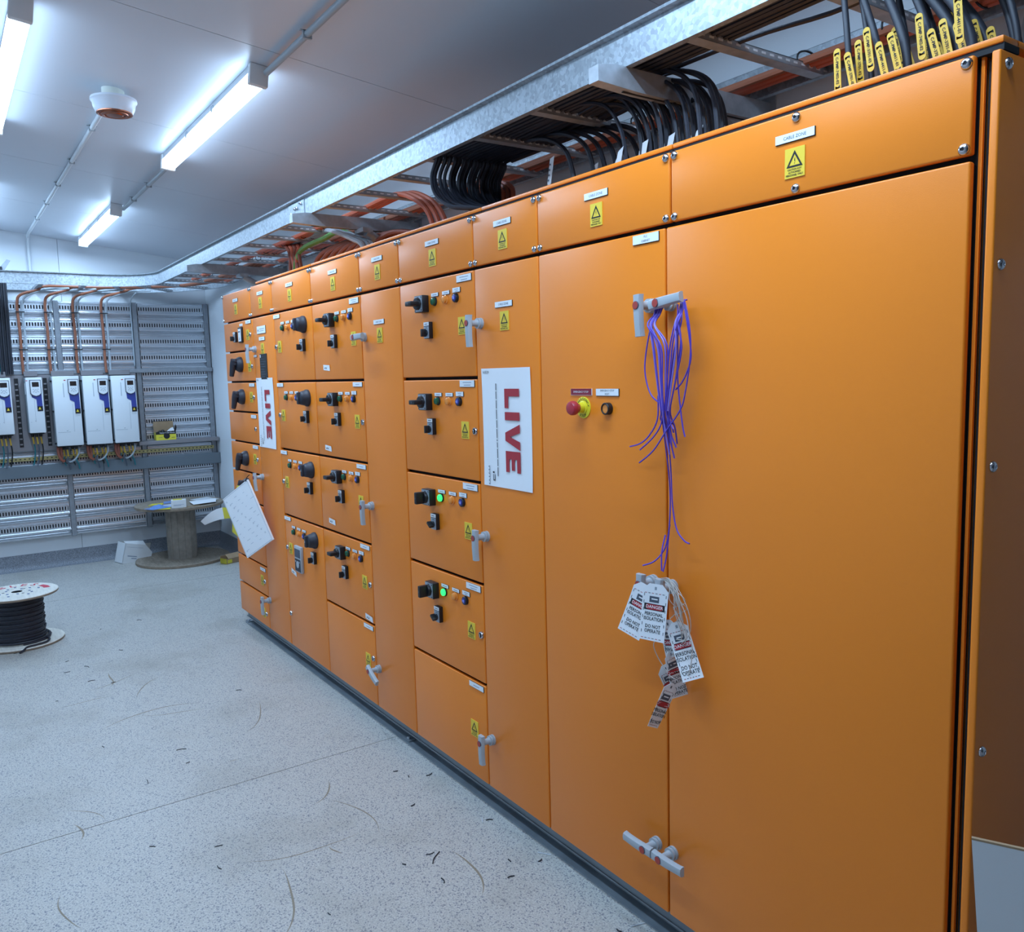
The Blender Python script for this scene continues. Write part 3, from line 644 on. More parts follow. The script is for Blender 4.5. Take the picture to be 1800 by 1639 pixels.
dtag(-1.622, -.058, .905, R_(-26), R_(62), R_(0), 'folded danger tag hanging lower left', h=.07, w=.05, bend=-.6)
dtag(-1.596, -.058, .955, R_(-14), R_(82), R_(0), 'danger tag seen nearly edge on, lower middle', h=.145, w=.045, twist=.35)
dtag(-1.588, -.056, .862, R_(27), R_(78), R_(4), 'lowest danger tag, twisted with its end pointing down left', h=.135, w=.045, twist=-.25)
sr = random.Random(8)
for i in range(14):
    x, z = -1.585+sr.uniform(-.012, .02), 1.145+sr.uniform(-.012, .012); q = sr.uniform(.01, .05); d = sr.uniform(.05, .22)
    P = [(-1.630+sr.uniform(-.01, .01), -.05, 1.150), (x, -.062, z), (x+q, -.055-sr.random()*.02, z-d*.35), (x+q*.7+.01, -.05, z-d*.7), (x+sr.uniform(-.02, .02), -.055, z-d)]
    wire('tag_string', P, .0011, 'string', 'thin beige tie string in the tangle above the lower danger tags', 'string', 'tie strings of the danger tags', n=4, seg=5)
for P, lb in (([(-1.57, -.06, 1.12), (-1.535, -.06, 1.07), (-1.522, -.06, 1.02), (-1.512, -.06, .98), (-1.52, -.06, .92), (-1.53, -.06, .90)], 'long beige tie string looping farthest right beside the tags'), ([(-1.60, -.06, 1.0), (-1.655, -.06, .965), (-1.648, -.06, .93), (-1.60, -.06, .885), (-1.575, -.06, .878)], 'beige tie string looping out left under the front danger tag'), ([(-1.58, -.06, 1.08), (-1.545, -.06, 1.03), (-1.54, -.06, 1.0), (-1.575, -.06, .99), (-1.585, -.06, .96)], 'beige tie string making a small open loop right of the tags')): wire('tag_string', P, .0013, 'string', lb, 'string', n=4)

# ------------------------------------------------------------------ drawings hung from the far lever
M = frame((-5.215, -.098, 1.110), (0.927, .375, 0), (0, 0, 1))
t = thing('drawing_folder', 'white stapled drawing sheets hanging slanted from a lever at the far end', 'papers', M)
def rot2(u, v, a): return (u*math.cos(a)-v*math.sin(a), u*math.sin(a)+v*math.cos(a))
m = MB(); A = R_(29.5); W, H = .297, .42      # sheet hangs by its upper right corner
def fp(u, v, n): q = rot2(u, v, A); return (q[0]-.00, q[1], n)
c4 = [(.0, .0), (-.262, -.026), (-.275, -.42), (.004, -.42)]
m.prism([rot2(u, v, A) for u, v in ((.0, .0), (-.290, -.0), (-.290, -.42), (.0, -.42))], lambda u, v: (u, v, 0), lambda u, v: (u, v, .012), 'paper')
obj('cover_sheet', m, t)
m = MB()
for i in range(34):
    u, v = -.27+.25*((i*37) % 11)/11, -.03-.36*i/34; q = .01+.03*((i*13) % 5)/5
    p = [rot2(a, b, A) for a, b in ((u, v), (u+q, v), (u+q, v-.0016), (u, v-.0016))]; m.poly([(a, b, .0128) for a, b in p], 'label_line')
    if i % 3 == 0: p = [rot2(a, b, A) for a, b in ((u, v-.004), (u+.012, v-.004), (u+.012, v-.009), (u, v-.009))]; m.poly([(a, b, .0126) for a, b in p], 'paper_grey')
for a, b in (((-.285, -.006), (-.005, -.0075)), ((-.285, -.413), (-.005, -.4145)), ((-.285, -.006), (-.2835, -.4145)), ((-.0065, -.006), (-.005, -.4145))): m.poly([(*rot2(*p, A), .0127) for p in (a, (b[0], a[1]), b, (a[0], b[1]))], 'label_line')
obj('drawing_lines', m, t, kind='stuff')
m = MB(); m.tube(spline([(.010, .030, .0), (-.003, .012, .012), (-.012, -.012, .014)], 4), .003, 'black', 6); obj('tie_strap', m, t)
t = thing('yellow_bound_report', 'yellow backed sheets behind the hanging drawings, a white page fluttering left', 'papers', frame((-5.245, -.075, 1.075), (0.94, .34, 0), (0, 0, 1)))
m = MB(); m.prism([(-.20, -.14), (-.155, -.02), (-.10, -.02), (-.17, -.36), (-.235, -.33)], lambda u, v: (u, v, -.012), lambda u, v: (u, v, -.004), 'pp_yellow'); obj('back_cover', m, t)
m = MB(); N = 6; vs = []
for i in range(N+1):
    k = i/N; vs += [(-.20-.30*k, -.175-.10*k**1.6+.025*math.sin(PI*k), -.004+.05*k), (-.20-.30*k, -.235-.07*k-.0+.03*math.sin(PI*k)*.4, -.004+.02*k)]
m.add(vs, [(2*i, 2*i+1, 2*i+3, 2*i+2) for i in range(2)], 'pp_yellow'); m.add(vs, [(2*i, 2*i+1, 2*i+3, 2*i+2) for i in range(2, N)], 'paper'); obj('loose_page', m, t)

# ------------------------------------------------------------------ equipment on the back wall (local frame: x = room y, -y away from the wall)
def wall_at(y=0, z=0, off=0): return Matrix.Translation((XB+off, y, z)) @ Matrix.Rotation(PI/2, 4, 'Z')
PITCH = .1577
def slotted(L):
    m = MB()
    pr = [(.1565, -.012), (.1565, -.034), (.140, -.036), (.134, -.031), (.118, -.032)]; pr2 = [(.084, -.032), (.070, -.032), (.066, -.040), (.056, -.044), (.046, -.042), (.042, -.030), (.036, -.018), (.030, -.014), (.022, -.016), (.014, -.026), (.009, -.034), (.001, -.034), (.001, -.012)]
    for q in (pr, pr2):
        vs = [(x, y, z) for z, y in q for x in (0, L)]; m.add(vs, [(2*i, 2*i+1, 2*i+3, 2*i+2) for i in range(len(q)-1)], 'zinc')
    n = int(L/.0226); p = L/n
    for i in range(n+1):
        a = max(0, i*p-.0062); b = min(L, i*p+.0062); m.add([(a, -.032, .084), (b, -.032, .084), (b, -.032, .118), (a, -.032, .118)], [(0, 1, 2, 3)], 'zinc')
    m.add([(0, -.006, 0), (L, -.006, 0), (L, -.006, .157), (0, -.006, .157)], [(0, 1, 2, 3)], 'slot_dark')  # near-black back sheet paints the shade inside the panel behind its slots
    return m.mesh('slotted_panel')
t = thing('slotted_panel_rack', 'galvanised rack of slotted panels and struts covering the back wall', 'rack', wall_at())
cols = [(-1.66, -.712), (-.662, -.040), (.022, .645)]
SP = [slotted(b-a) for a, b in cols]
for (a, b), me in zip(cols, SP):
    for i in range(14): obj('slotted_panel', me, t, T(a, -.05, .302+PITCH*i))
def strut(z0, z1, w=.041, d=.041):
    m = MB()
    m.box(-w/2, w/2, -d, 0, z0, z1, 'strut'); m.box(-w/2, -w/2+.011, -d-.004, -d, z0, z1, 'strut'); m.box(w/2-.011, w/2, -d-.004, -d, z0, z1, 'strut'); return m.mesh('upright_strut')
ST = strut(.29, 2.515)
for x in (-.688, -.008, .668): obj('upright_strut', ST, t, T(x, -.052, 0))
for x in (-.702, -.022, .655): obj('edge_angle', MB().box(-.008, .008, -.0, .02, .30, 2.51, 'strut'), t, T(x-.016, -.07, 0))
def beam(x0, x1, z0, z1, d0, d1, m='strut'): return MB().rbox(x0, x1, -d1, -d0, z0, z1, m, .003, 1)
obj('cross_rail', beam(-1.62, .690, 1.832, 1.872, .092, .132), t); obj('cross_rail', beam(-.075, .690, 1.122, 1.160, .092, .215, 'plate_metal'), t)
# drive back plates
t2 = thing('mounting_plate', 'perforated grey mounting plate behind the white drives', 'plate', wall_at())
obj('plate', MB().box(-1.36, -.05, -.140, -.134, 1.135, 1.830, 'plate_metal'), t2)
for x in (-1.062, -.832):
    m = MB(); m.box(-.016, .016, -.146, -.140, 1.17, 1.80, 'black')
    for i in range(12): m.box(-.012, .010, -.149, -.146, 1.19+.05*i, 1.203+.05*i, 'plate_metal')
    obj('perforated_strip', m, t2, T(x, 0, 0))
for a, b in ((-.80, -.57), (-.552, -.32), (-.312, -.085), (-1.02, -.87), (-1.27, -1.12)): obj('top_lug', MB().rbox(a+.02, b-.02, -.17, -.134, 1.815, 1.862, 'plate_metal', .002, 1), t2)
# drives
def drive(w, h, kx):
    d = .170; L = []
    b = MB(); b.rbox(-w/2, w/2, -d+.03, 0, 0, h, 'vfd_side', .008); b.box(-w/2+.012, w/2-.012, -d+.028, -.02, -.012, .004, 'slot_dark'); L.append(('drive_body', b.mesh('drive_body')))
    c = MB(); c.rbox(-w/2+.006, w/2, -d, -d+.034, 0, h, 'vfd_white', .006)
    kw = .088
    # moulded cover lines
    c.box(-w/2+.02, kx-kw/2-.005, -d-.0015, -d, h*.195, h*.200, 'vfd_line'); c.box(kx-.018, kx-.016, -d-.0015, -d, h*.20, h*.60, 'vfd_line')
    for i in range(3): c.box(kx+.0, w/2-.012, -d-.0015, -d, h*(.47-.022*i), h*(.475-.022*i), 'vfd_line')
    c.text('✓', .03, 'ink_grey', (-w*.02, -d-.002, h*.225)) if False else c.poly([(-w*.10, -d-.002, h*.222), (-w*.07, -d-.002, h*.212), (-w*.02, -d-.002, h*.228), (-w*.07, -d-.002, h*.218)], 'ink_grey')
    c.box(kx-kw/2-.030, kx-kw/2-.014, -d-.0015, -d, h*.935, h*.947, 'sign_red'); c.box(kx-kw/2-.040, kx-kw/2-.034, -d-.0012, -d, h*.70, h*.90, 'vfd_line')
    L.append(('front_cover', c.mesh('front_cover')))
    e = MB()
    z1 = h*.705; e.poly([(kx-kw/2+.004, -d-.003, z1+.06), (kx+kw/2-.002, -d-.003, z1+.06), (kx+kw/2+.002, -d-.003, z1-.155), (kx+.002, -d-.003, z1-.155), (kx-.0, -d-.003, z1-.05), (kx-kw/2+.010, -d-.003, z1-.03)][::-1], 'vfd_blue')
    e.poly([(kx+.010, -d-.0035, z1-.142), (kx+.032, -d-.0035, z1-.142), (kx+.021, -d-.0035, z1-.118)], 'yellow'); e.box(kx+.002, kx+kw/2+.002, -d-.0032, -d-.0028, z1-.157, z1-.112, 'black')
    e.poly([(kx+.012, -d-.0036, z1-.141), (kx+.030, -d-.0036, z1-.141), (kx+.021, -d-.0036, z1-.119)], 'yellow_label')
    L.append(('blue_label', e.mesh('blue_label')))
    k = MB(); O = [(-kw/2, 0), (kw/2, 0), (kw/2, -.125), (kw/2-.018, -.142), (0, -.150), (-kw/2+.018, -.142), (-kw/2, -.125)]
    k.prism([(kx+u, h*.955+v) for u, v in O], lambda u, v: (u, -d, v), lambda u, v: (u, -d-.012, v), 'ink_grey')
    k.prism([(kx+u*.88, h*.955-.006+v*.92) for u, v in O], lambda u, v: (u, -d-.011, v), lambda u, v: (u, -d-.017, v), 'vfd_white')
    k.box(kx-.027, kx+.027, -d-.0180, -d-.016, h*.955-.062, h*.955-.020, 'screen')
    for u, v in ((-.018, -.084), (.018, -.084), (-.018, -.108), (.018, -.108), (0, -.088), (0, -.112), (-.010, -.098), (.010, -.098)): k.box(kx+u-.005, kx+u+.005, -d-.0185, -d-.017, h*.955+v-.003, h*.955+v+.003, 'vfd_line')
    L.append(('keypad', k.mesh('keypad')))
    return L
for y0, y1, z0, z1, lb in ((-.798, -.572, 1.170, 1.812, 'large white wall drive, leftmost of the three wide ones'), (-.550, -.324, 1.168, 1.810, 'large white wall drive, middle of the three wide ones'), (-.308, -.086, 1.168, 1.806, 'large white wall drive nearest the bare slotted panels'), (-1.008, -.872, 1.304, 1.806, 'narrow white wall drive, left of the three wide ones'), (-1.255, -1.118, 1.303, 1.806, 'narrow white wall drive cut by the left edge of the photo')):
    w, h = y1-y0, z1-z0; big = w > .2
    t = thing('variable_speed_drive', lb, 'drive', wall_at((y0+y1)/2, z0, .148), 'white drives on the back wall')
    for n, me in drive(w, h, w/2-.052 if big else w/2-.056): obj(n, me, t)
    if big:
        for s in (-1, 1):
            for q in (.04, .5, .93): obj('cover_screw', MB().cyl((0, 0, 0), (0, -1, 0), .009, .014, 'gasket', 8), t, T(s*(w/2+.002), -.135, h*q))
    gl = [(-w*.22, 'yellow'), (-w*.10, 'yellow'), (w*.12, 'yellow'), (w*.24, 'yellow')] if big else [(-.035, 'yellow'), (-.005, 'yellow'), (.03, 'yellow')]
    for k, (x, c) in enumerate(gl):
        yy = -.06-.03*(k % 2)
        obj('cable_gland', MB().lathe([(0, 0), (.014, 0), (.015, .018), (.010, .03), (0, .03)], (x, yy, -.010), (0, 0, -1), 'black', 10), t)
        m = MB(); m.tube(spline([(x, yy, -.035), (x+.003, yy-.004, -.06), (x+.006, yy-.005, -.105)], 3), .0065, 'marker', 7); obj('cable_sleeve', m, t)
        m = MB(); m.tube(spline([(x+.006, yy-.005, -.10), (x+.012, yy+.01, -.16), (x+.004, yy+.03, -.25), (x-.01, yy+.03, -.31)] if not big else [(x+.006, yy-.005, -.10), (x-.006, yy-.01, -.14), (x+.01, yy+.01, -.18), (x+.02, yy+.03, -.23)], 4), .006, ('teal', 'ink_grey', 'black')[k % 3], 6); obj('drive_cable', m, t)
    if big:
        m = MB(); m.tube(spline([(w*.32, -.07, 0), (w*.34, -.09, -.06), (w*.22, -.10, -.12), (w*.02, -.09, -.155), (-w*.1, -.07, -.15)], 5), .008, 'pipe_grey', 7); obj('drive_cable', m, t, label='pale grey looped cable')
        m = MB(); m.tube(spline([(-w*.40, -.07, 0), (-w*.42, -.08, -.06), (-w*.36, -.085, -.12), (-w*.22, -.08, -.15)], 5), .013, 'orange_dark', 7); m.tube(spline([(-w*.30, -.07, 0), (-w*.31, -.08, -.06), (-w*.30, -.08, -.12)], 4), .012, 'orange_dark', 7); obj('drive_cable', m, t, label='orange cable')
# yellow terminal rail, trunking
t = thing('terminal_rail', 'long yellow slotted terminal rail under the white drives', 'rail', wall_at())
obj('rail', MB().rbox(-1.62, .662, -.112, -.094, 1.038, 1.072, 'rail_yellow', .002, 1), t)
m = MB()
for i in range(62): m.box(-1.6+.0365*i, -1.585+.0365*i, -.1128, -.1118, 1.053, 1.061, 'ink')
obj('rail_slots', m, t, kind='stuff')
for x in (-1.2, -.4, .4): obj('standoff', MB().box(x-.015, x+.015, -.094, -.02, 1.04, 1.07, 'strut'), t)
t = thing('cable_trunking', 'wide grey plastic trunking running along the back wall below the drives', 'trunking', wall_at())
obj('base', MB().box(-1.66, .698, -.185, -.085, .894, .996, 'trunking'), t)
for a, b in ((-1.66, -.405), (-.402, .698)): obj('lid', MB().rbox(a, b, -.197, -.183, .889, 1.001, 'trunking', .004, 1), t)
# box of cable glands standing on the cross rail
t = thing('gland_box', 'open yellow and black cardboard box of cable glands on the rack shelf', 'box', wall_at(.178, 1.161))
m = MB(); m.box(-.094, .094, -.213, -.209, 0, .056, 'pp_yellow'); m.box(-.094, .094, -.213, -.209, .056, .082, 'black')
m.text('Nylon Cable Glands', .0175, 'label_white', (.012, -.2136, .071)); m.cyl((.006, -.213, .040), (0, -1, 0), .030, .0006, 'ink', 16); m.box(-.07, -.035, -.2136, -.213, .025, .028, 'ink_grey'); m.box(.05, .085, -.2136, -.213, .02, .024, 'ink'); obj('front_wall', m, t)
m = MB(); m.box(-.094, -.091, -.209, -.110, 0, .075, 'pp_yellow'); m.box(.091, .094, -.209, -.110, 0, .075, 'pp_yellow'); m.box(-.094, .094, -.209, -.110, 0, .003, 'kraft'); obj('box_body', m, t)
m = MB(); m.box(-.094, .094, -.113, -.110, 0, .182, 'kraft'); m.box(-.098, .090, -.1105, -.108, .178, .186, 'ink'); obj('back_flap', m, t)
m = MB(); m.poly([(.094, -.205, .075), (.094, -.125, .075), (.112, -.13, .15), (.110, -.19, .12)], 'gasket'); obj('side_flap', m, t)
for i in range(7): obj('cable_gland', MB().lathe([(.0, 0), (.016, 0), (.016, .02), (.010, .03), (0, .03)], (0, 0, 0), (.3, .2, 1), 'black', 10), t, T(-.07+.023*i, -.175+.02*(i % 2), .055+.008*(i % 3)))
m = MB(); m.poly([(.01, -.19, .084), (.085, -.19, .088), (.075, -.185, .122), (.055, -.185, .118)], 'paper'); obj('paper_slip', m, t)

# cables dropping on the back wall from the tray
def cable(name, P, r, m, label, group=None, n=7, seg=5, cat='cable'): return wire(name, P, r, m, label, cat, group, n, seg)
xw = XB+.150
for i, (y, lb) in enumerate(((-1.0, 'orange cable dropping to the narrow drive, leftmost of four'), (-.778, 'orange cable dropping beside the left rack upright'), (-.552, 'orange cable dropping to the middle wide drive'), (-.310, 'orange cable dropping to the wide drive nearest the bare panels'))):
    P = [(-6.4, .40+.03*i, 2.622), (-7.6, .40+.03*i, 2.622), (-8.25+.03*i, .22+.03*i, 2.620), (XB+.40+.03*i, max(y+.5, -.30+.05*i) if i < 3 else .0, 2.620), (XB+.36, y+.24, 2.618), (XB+.26, y+.16, 2.59), (xw+.03, y+.03, 2.55), (xw, y, 2.46), (xw, y+.004, 2.2), (xw, y, 2.0), (xw, y+.003, 1.84)]
    cable('power_cable', P, .0125, 'orange_dimmed', lb)  # haze over these far orange cables is painted in as a browner, dimmer orange
    y2 = y+.040; P = [(XB+.40, y2+.36, 2.600), (XB+.30, y2+.18, 2.59), (xw+.04, y2+.035, 2.54), (xw+.006, y2, 2.44), (xw+.004, y2+.002, 2.2), (xw+.004, y2, 2.0), (xw+.004, y2, 1.84)]
    cable('control_cable', P, .0085, 'pipe_grey', 'thin grey cable beside the '+lb)
    t = thing('cable_ties', 'black ties around the '+lb, 'cable tie', T(xw, y+.018, 0))
    for z in (2.40, 2.06): obj('tie', MB().rbox(-.016, .018, -.036, .036, z-.004, z+.004, 'black', .002, 1), t)
cable('control_cable', [(XB+.36, .06, 2.62), (XB+.30, .0, 2.60), (XB+.20, -.035, 2.56), (XB+.115, -.045, 2.49), (XB+.115, -.045, 2.30), (XB+.115, -.045, 1.9)], .006, 'pipe_grey', 'thin pale cable dropping beside the middle rack upright')
for i in range(6): cable('feeder_cable', [(XB+.19-.012*(i % 2), -1.160+.0165*i, 2.66), (XB+.19-.012*(i % 2), -1.162+.0165*i, 2.4), (XB+.18-.012*(i % 2), -1.165+.0165*i, 2.1), (XB+.17-.012*(i % 2), -1.166+.0165*i, 1.84)], .0092, 'black_soft', 'black cable in the vertical bunch at the left edge of the rack', 'black feeder cables at the left edge')
cable('feeder_cable', [(XB+.17, -1.195, 2.66), (XB+.16, -1.19, 2.3), (XB+.16, -1.185, 1.84)], .012, 'teal', 'teal cable left of the black vertical bunch')

# ------------------------------------------------------------------ cable ladder over the switchboard, its bend and its run along the back wall
t = thing('cable_ladder', 'galvanised cable ladder above the switchboard, curving onto the back wall', 'cable tray')
RP = [(0, 0), (0, .094), (-.020, .097), (-.022, .104), (-.001, .104), (.004, .100), (.004, .004), (.022, .004), (.022, 0)]   # (outward offset, height)
ZR = 2.605
def rail_straight(x0, x1, y, s):
    m = MB(); m.prism(RP, lambda u, v: (x0, y+u*s, ZR+v), lambda u, v: (x1, y+u*s, ZR+v), 'galv'); return m
obj('side_rail', rail_straight(-4.46, 1.2, .045, 1), t); obj('side_rail', rail_straight(-7.88, -4.464, .045, 1), t)
obj('side_rail', rail_straight(-7.88, 1.2, .640, -1), t, label='inner rail along the wall')
obj('splice_plate', MB().box(-.12, .12, -.004, 0, .01, .088, 'galv'), t, T(-4.52, .045, ZR))
for dx, dz in ((-.09, .035), (-.03, .055), (.0, .055), (.06, .07), (-.06, .02)): obj('bolt', MB().lathe([(.0, 0), (.009, 0), (.009, .006), (.005, .008), (.005, .014), (0, .014)], (0, 0, 0), (0, -1, 0), 'chrome', 8), t, T(-4.50+dx, .041, ZR+dz))
def arc_rail(cx, cy, R, s, a0=0.0, a1=90.0, N=14):
    m = MB(); pts = []; n = len(RP); vs = []
    for i in range(N+1):
        a = R_(a0+(a1-a0)*i/N)
        for u, v in RP: r = R+u*s; vs.append((cx-r*math.cos(a), cy+r*math.sin(a), ZR+v))
    fs = [(i*n+k, i*n+(k+1) % n, (i+1)*n+(k+1) % n, (i+1)*n+k) for i in range(N) for k in range(n)]+[tuple(range(n))[::-1], tuple(N*n+k for k in range(n))]
    return m.add(vs, fs, 'galv')
BX, BY, BR = -7.88, -.405, .45
def arc_plain(R, s): return arc_rail(BX, BY, R, s)
obj('bend_rail', arc_plain(BR, 1), t); obj('bend_rail', arc_plain(1.045, -1), t)
m = MB(); m.prism(RP, lambda u, v: (BX-BR-u, BY, ZR+v), lambda u, v: (BX-BR-u, -1.9, ZR+v), 'galv'); obj('side_rail', m, t)
m = MB(); m.prism(RP, lambda u, v: (BX-1.045+u, BY, ZR+v), lambda u, v: (BX-1.045+u, -1.9, ZR+v), 'galv'); obj('side_rail', m, t)
def rung():
    m = MB(); L = .590
    for q in ((-.020, .020, -.002, 0), (-.020, -.0175, -.001, .020), (.0175, .020, -.001, .020), (-.020, -.009, .018, .020), (.009, .020, .018, .020)): m.box(q[0], q[1], 0, L, q[2], q[3], 'galv_dull')
    for i in range(16): m.box(.0198, .0204, .03+.036*i, .048+.036*i, .007, .013, 'label_white')
    return m.mesh('rung')
RG = rung()
for i in range(-6, 19): obj('rung', RG, t, T(-1.63-.36*i if True else 0, .048, ZR+.003)) if -1.63-.36*i > -7.9 else None
for a in (18, 42, 66): obj('rung', RG, t, Matrix.Translation((BX-.455*math.cos(R_(a)), BY+.455*math.sin(R_(a)), ZR+.003)) @ Matrix.Rotation(R_(90-a), 4, 'Z'))
for i in range(5): obj('rung', RG, t, Matrix.Translation((BX-.455, -.50-.34*i, ZR+.003)) @ Matrix.Rotation(PI/2, 4, 'Z'))
# cantilever arms under the ladder
for x, lb in ((-1.885, 'galvanised cantilever arm under the ladder, nearest the viewer'), (-4.335, 'galvanised cantilever arm under the ladder, near the splice bolts'), (-6.55, 'galvanised cantilever arm under the ladder, close to the bend')):
    t = thing('cantilever_arm', lb, 'bracket', T(x, .70, ZR))
    m = MB(); m.prism([(-.760, -.012), (-.760, -.056), (-.60, -.064), (-.006, -.064), (-.006, 0), (-.690, 0)], lambda u, v: (-.021, u, v), lambda u, v: (.021, u, v), 'galv_dull'); m.box(-.004, .004, -.65, -.02, -.0655, -.0635, 'slot_dark'); obj('arm', m, t)
    obj('wall_plate', MB().rbox(-.04, .04, -.006, 0, -.16, .04, 'galv_dull', .001, 1), t)
    q = MB(); q.tube([(.06, -.36, -.085), (.06, -.012, -.27)], .026, 'galv_dull', 12); q.box(-.022, .085, -.39, -.33, -.085, -.062, 'galv_dull'); obj('brace', q, t)
# offcut of strut left on the ladder
t = thing('strut_offcut', 'dark steel strut offcut with an angled lug lying on the ladder, far left', 'bracket', T(-8.36, -1.18, ZR+.106))
obj('channel', MB().box(-.02, .02, -.22, .06, 0, .030, 'slot_dark'), t); m = MB(); m.prism([(.02, .0), (.10, .095), (.125, .085), (.075, 0)], lambda u, v: (-.004, u, v), lambda u, v: (.004, u, v), 'strut'); obj('lug', m, t)

# ------------------------------------------------------------------ cables in the ladder
ZC = ZR+.012
cr = random.Random(21)
def jit(a): return cr.uniform(-a, a)
# black control cables: loops hang under the ladder behind the LIVE sign tier; some run on to the right, the rest fan down into the double door tier
def loop(y, z0):
    xl = -3.065+jit(.012); k = .09+jit(.012); ye = .12+.55*y
    return [(-2.70+k, ye, 2.309), (-2.76+k, ye, 2.335), (-2.88+k, (y+ye)/2, 2.372), (-3.04+k, y+.006, 2.408+jit(.012)), (-3.14+k, y, 2.470), (xl-.012, y, 2.545), (xl+.035, y, 2.602), (-3.0, y, z0), (-2.8, y, z0)]
for i in range(13):
    y = .078+.0118*i+jit(.002); z0 = ZC+.010+.006*(i % 2); sag = .018*(i == 12)
    cable('control_cable', loop(y, z0)+[(-2.2, y+jit(.004), z0), (-1.6, y+jit(.004)+sag, z0), (-1.27, y+sag*2, z0-sag), (-.9, y, z0), (1.1, y, z0)], .0070, 'rubber', 'black control cable in the hanging loops, running on right along the outer ladder rail', 'black looped cables running along the outer rail', n=6, seg=5)
GT3 = 'black looped cables fanning down into the double door tier'
for i in range(26):
    k = i/25; y = .215+.0078*i+jit(.002); z0 = ZC+.008+.009*(i % 3); xe = -2.02+.34*((i*11) % 26)/25; lift = .02*((i*11) % 26)/25
    P = loop(y, z0)+[(xe-.60, y, z0), (xe-.34, y-.02-.03*k, z0), (xe-.20, y-.03-.05*k, z0-.006), (xe-.09, y-.03-.06*k, z0-.045), (xe-.025, y-.03-.06*k, z0-.125+lift), (xe, y-.03-.06*k, z0-.21), (xe+jit(.008), y-.03-.06*k, 2.309)]
    yd = y-.03-.06*k
    c0 = cable('control_cable', P, .0070, 'rubber', 'black cable from the hanging loops fanning down into the double door tier', GT3, n=6, seg=5)
    if i % 3 == 0:
        m = MB(); o = c0.location; x = xe-.010; vs = []
        for j in range(4):
            q = j/3; vs += [(x-o.x-.014-.03*q+.012*math.sin(3*q), yd-o.y-.010-.006*j, 2.425-o.z-.075*q+jit(.008)), (x-o.x+.014-.02*q, yd-o.y-.012, 2.435-o.z-.070*q)]
        m.add(vs, [(2*j, 2*j+1, 2*j+3, 2*j+2) for j in range(3)], 'paper_grey'); obj('paper_flag', m, c0, label='pale paper flag')
ORD = ['first', 'second', 'third', 'fourth', 'fifth', 'sixth', 'seventh', 'eighth', 'ninth', 'tenth', 'eleventh', 'twelfth', 'thirteenth', 'fourteenth', 'fifteenth', 'sixteenth']
for i in range(7):
    xe = -2.385+.036*i+(.05 if i else 0); y = .30+.022*i
    P = [(-3.0, y, ZC+.016), (xe-.50, y, ZC+.016), (xe-.30, y-.02, ZC+.004), (xe-.15, y-.03, 2.590), (xe-.05, y-.03, 2.53), (xe-.005, y-.03, 2.44), (xe, y-.03, 2.36), (xe, y-.03, 2.309)]
    c0 = cable('control_cable', P, .0085, 'rubber', ORD[i]+' from the left of the black cables arching singly beside the dense fan', 'black cables arching between the loops and the fan', n=6, seg=6)
    if i in (0, 2, 4, 5):
        m = MB(); o = c0.location; M_ = (xe-.10 if i == 0 else xe-.03); zz = 2.45 if i == 0 else 2.39; y -= .03
        m.add([(M_-o.x-.012, y-o.y-.02, zz-o.z+.06), (M_-o.x+.014, y-o.y-.02, zz-o.z+.066), (M_-o.x-.012, y-o.y-.024, zz-o.z-.06), (M_-o.x-.034, y-o.y-.024, zz-o.z-.064)], [(0, 1, 2, 3)], 'paper_grey')
        for j in range(5): m.box(M_-o.x-.012-.004*j, M_-o.x-.004-.004*j, y-o.y-.0245, y-o.y-.0238, zz-o.z+.035-.018*j, zz-o.z+.041-.018*j, 'ink_grey')
        obj('paper_flag', m, c0, label='pale paper flag')
# thick outgoing cables at the near corner, with yellow marker strips
MK = ['C-PMP-7402-02', 'C-PMP-3701-02', 'C-PMP-3701-03', 'C-PMP-3702-02', 'C-PMP-4411-01', 'C-PMP-3701-01']
def marker(parent, o, x, y, z, ang, s, L=.112):
    m = MB(); w2 = .0085; P = []
    for sx, sz in ((1, 1), (-1, -1)):
        for i in range(7):
            a = (0 if sx > 0 else PI)+PI*i/6; P.append((w2*math.cos(a), sz*(L/2-w2)+w2*math.sin(a)))
    m.prism(P, lambda u, v: (u, 0, v), lambda u, v: (u, -.0016, v), 'marker')
    for sgn in (1, -1): m.poly([(-.006, -.0020, sgn*(L/2-.016)), (.006, -.0020, sgn*(L/2-.010)), (.006, -.0020, sgn*(L/2-.016)), (-.006, -.0020, sgn*(L/2-.010))], 'ink')
    m.text(s, .0092, 'ink', (0, -.0022, 0), right=(0, 0, -1), up=(1, 0, 0), bold=.02)
    obj('cable_marker', m, parent, Matrix.Translation((x-o.x, y-o.y, z-o.z)) @ Matrix.Rotation(ang, 4, 'Y'), label='yellow marker strip with black lettering')
near = [(-1.168, .085, -1.205, 12), (-1.130, .11, -1.18, 11), (-1.095, .09, -1.17, 13), (-1.075, .17, -1.13, 12), (-1.040, .10, -1.125, 16), (-1.022, .20, -1.10, 16), (-.995, .12, -1.08, 14), (-.972, .20, -1.06, 18), (-.945, .13, -1.075, 19), (-.925, .22, -1.055, 18), (-.905, .10, -1.045, 18), (-.90, .30, -.98, 12), (-.885, .24, -.96, 13), (-.872, .34, -.945, 11), (-.862, .20, -.93, 12), (-.85, .30, -.90, 11)]
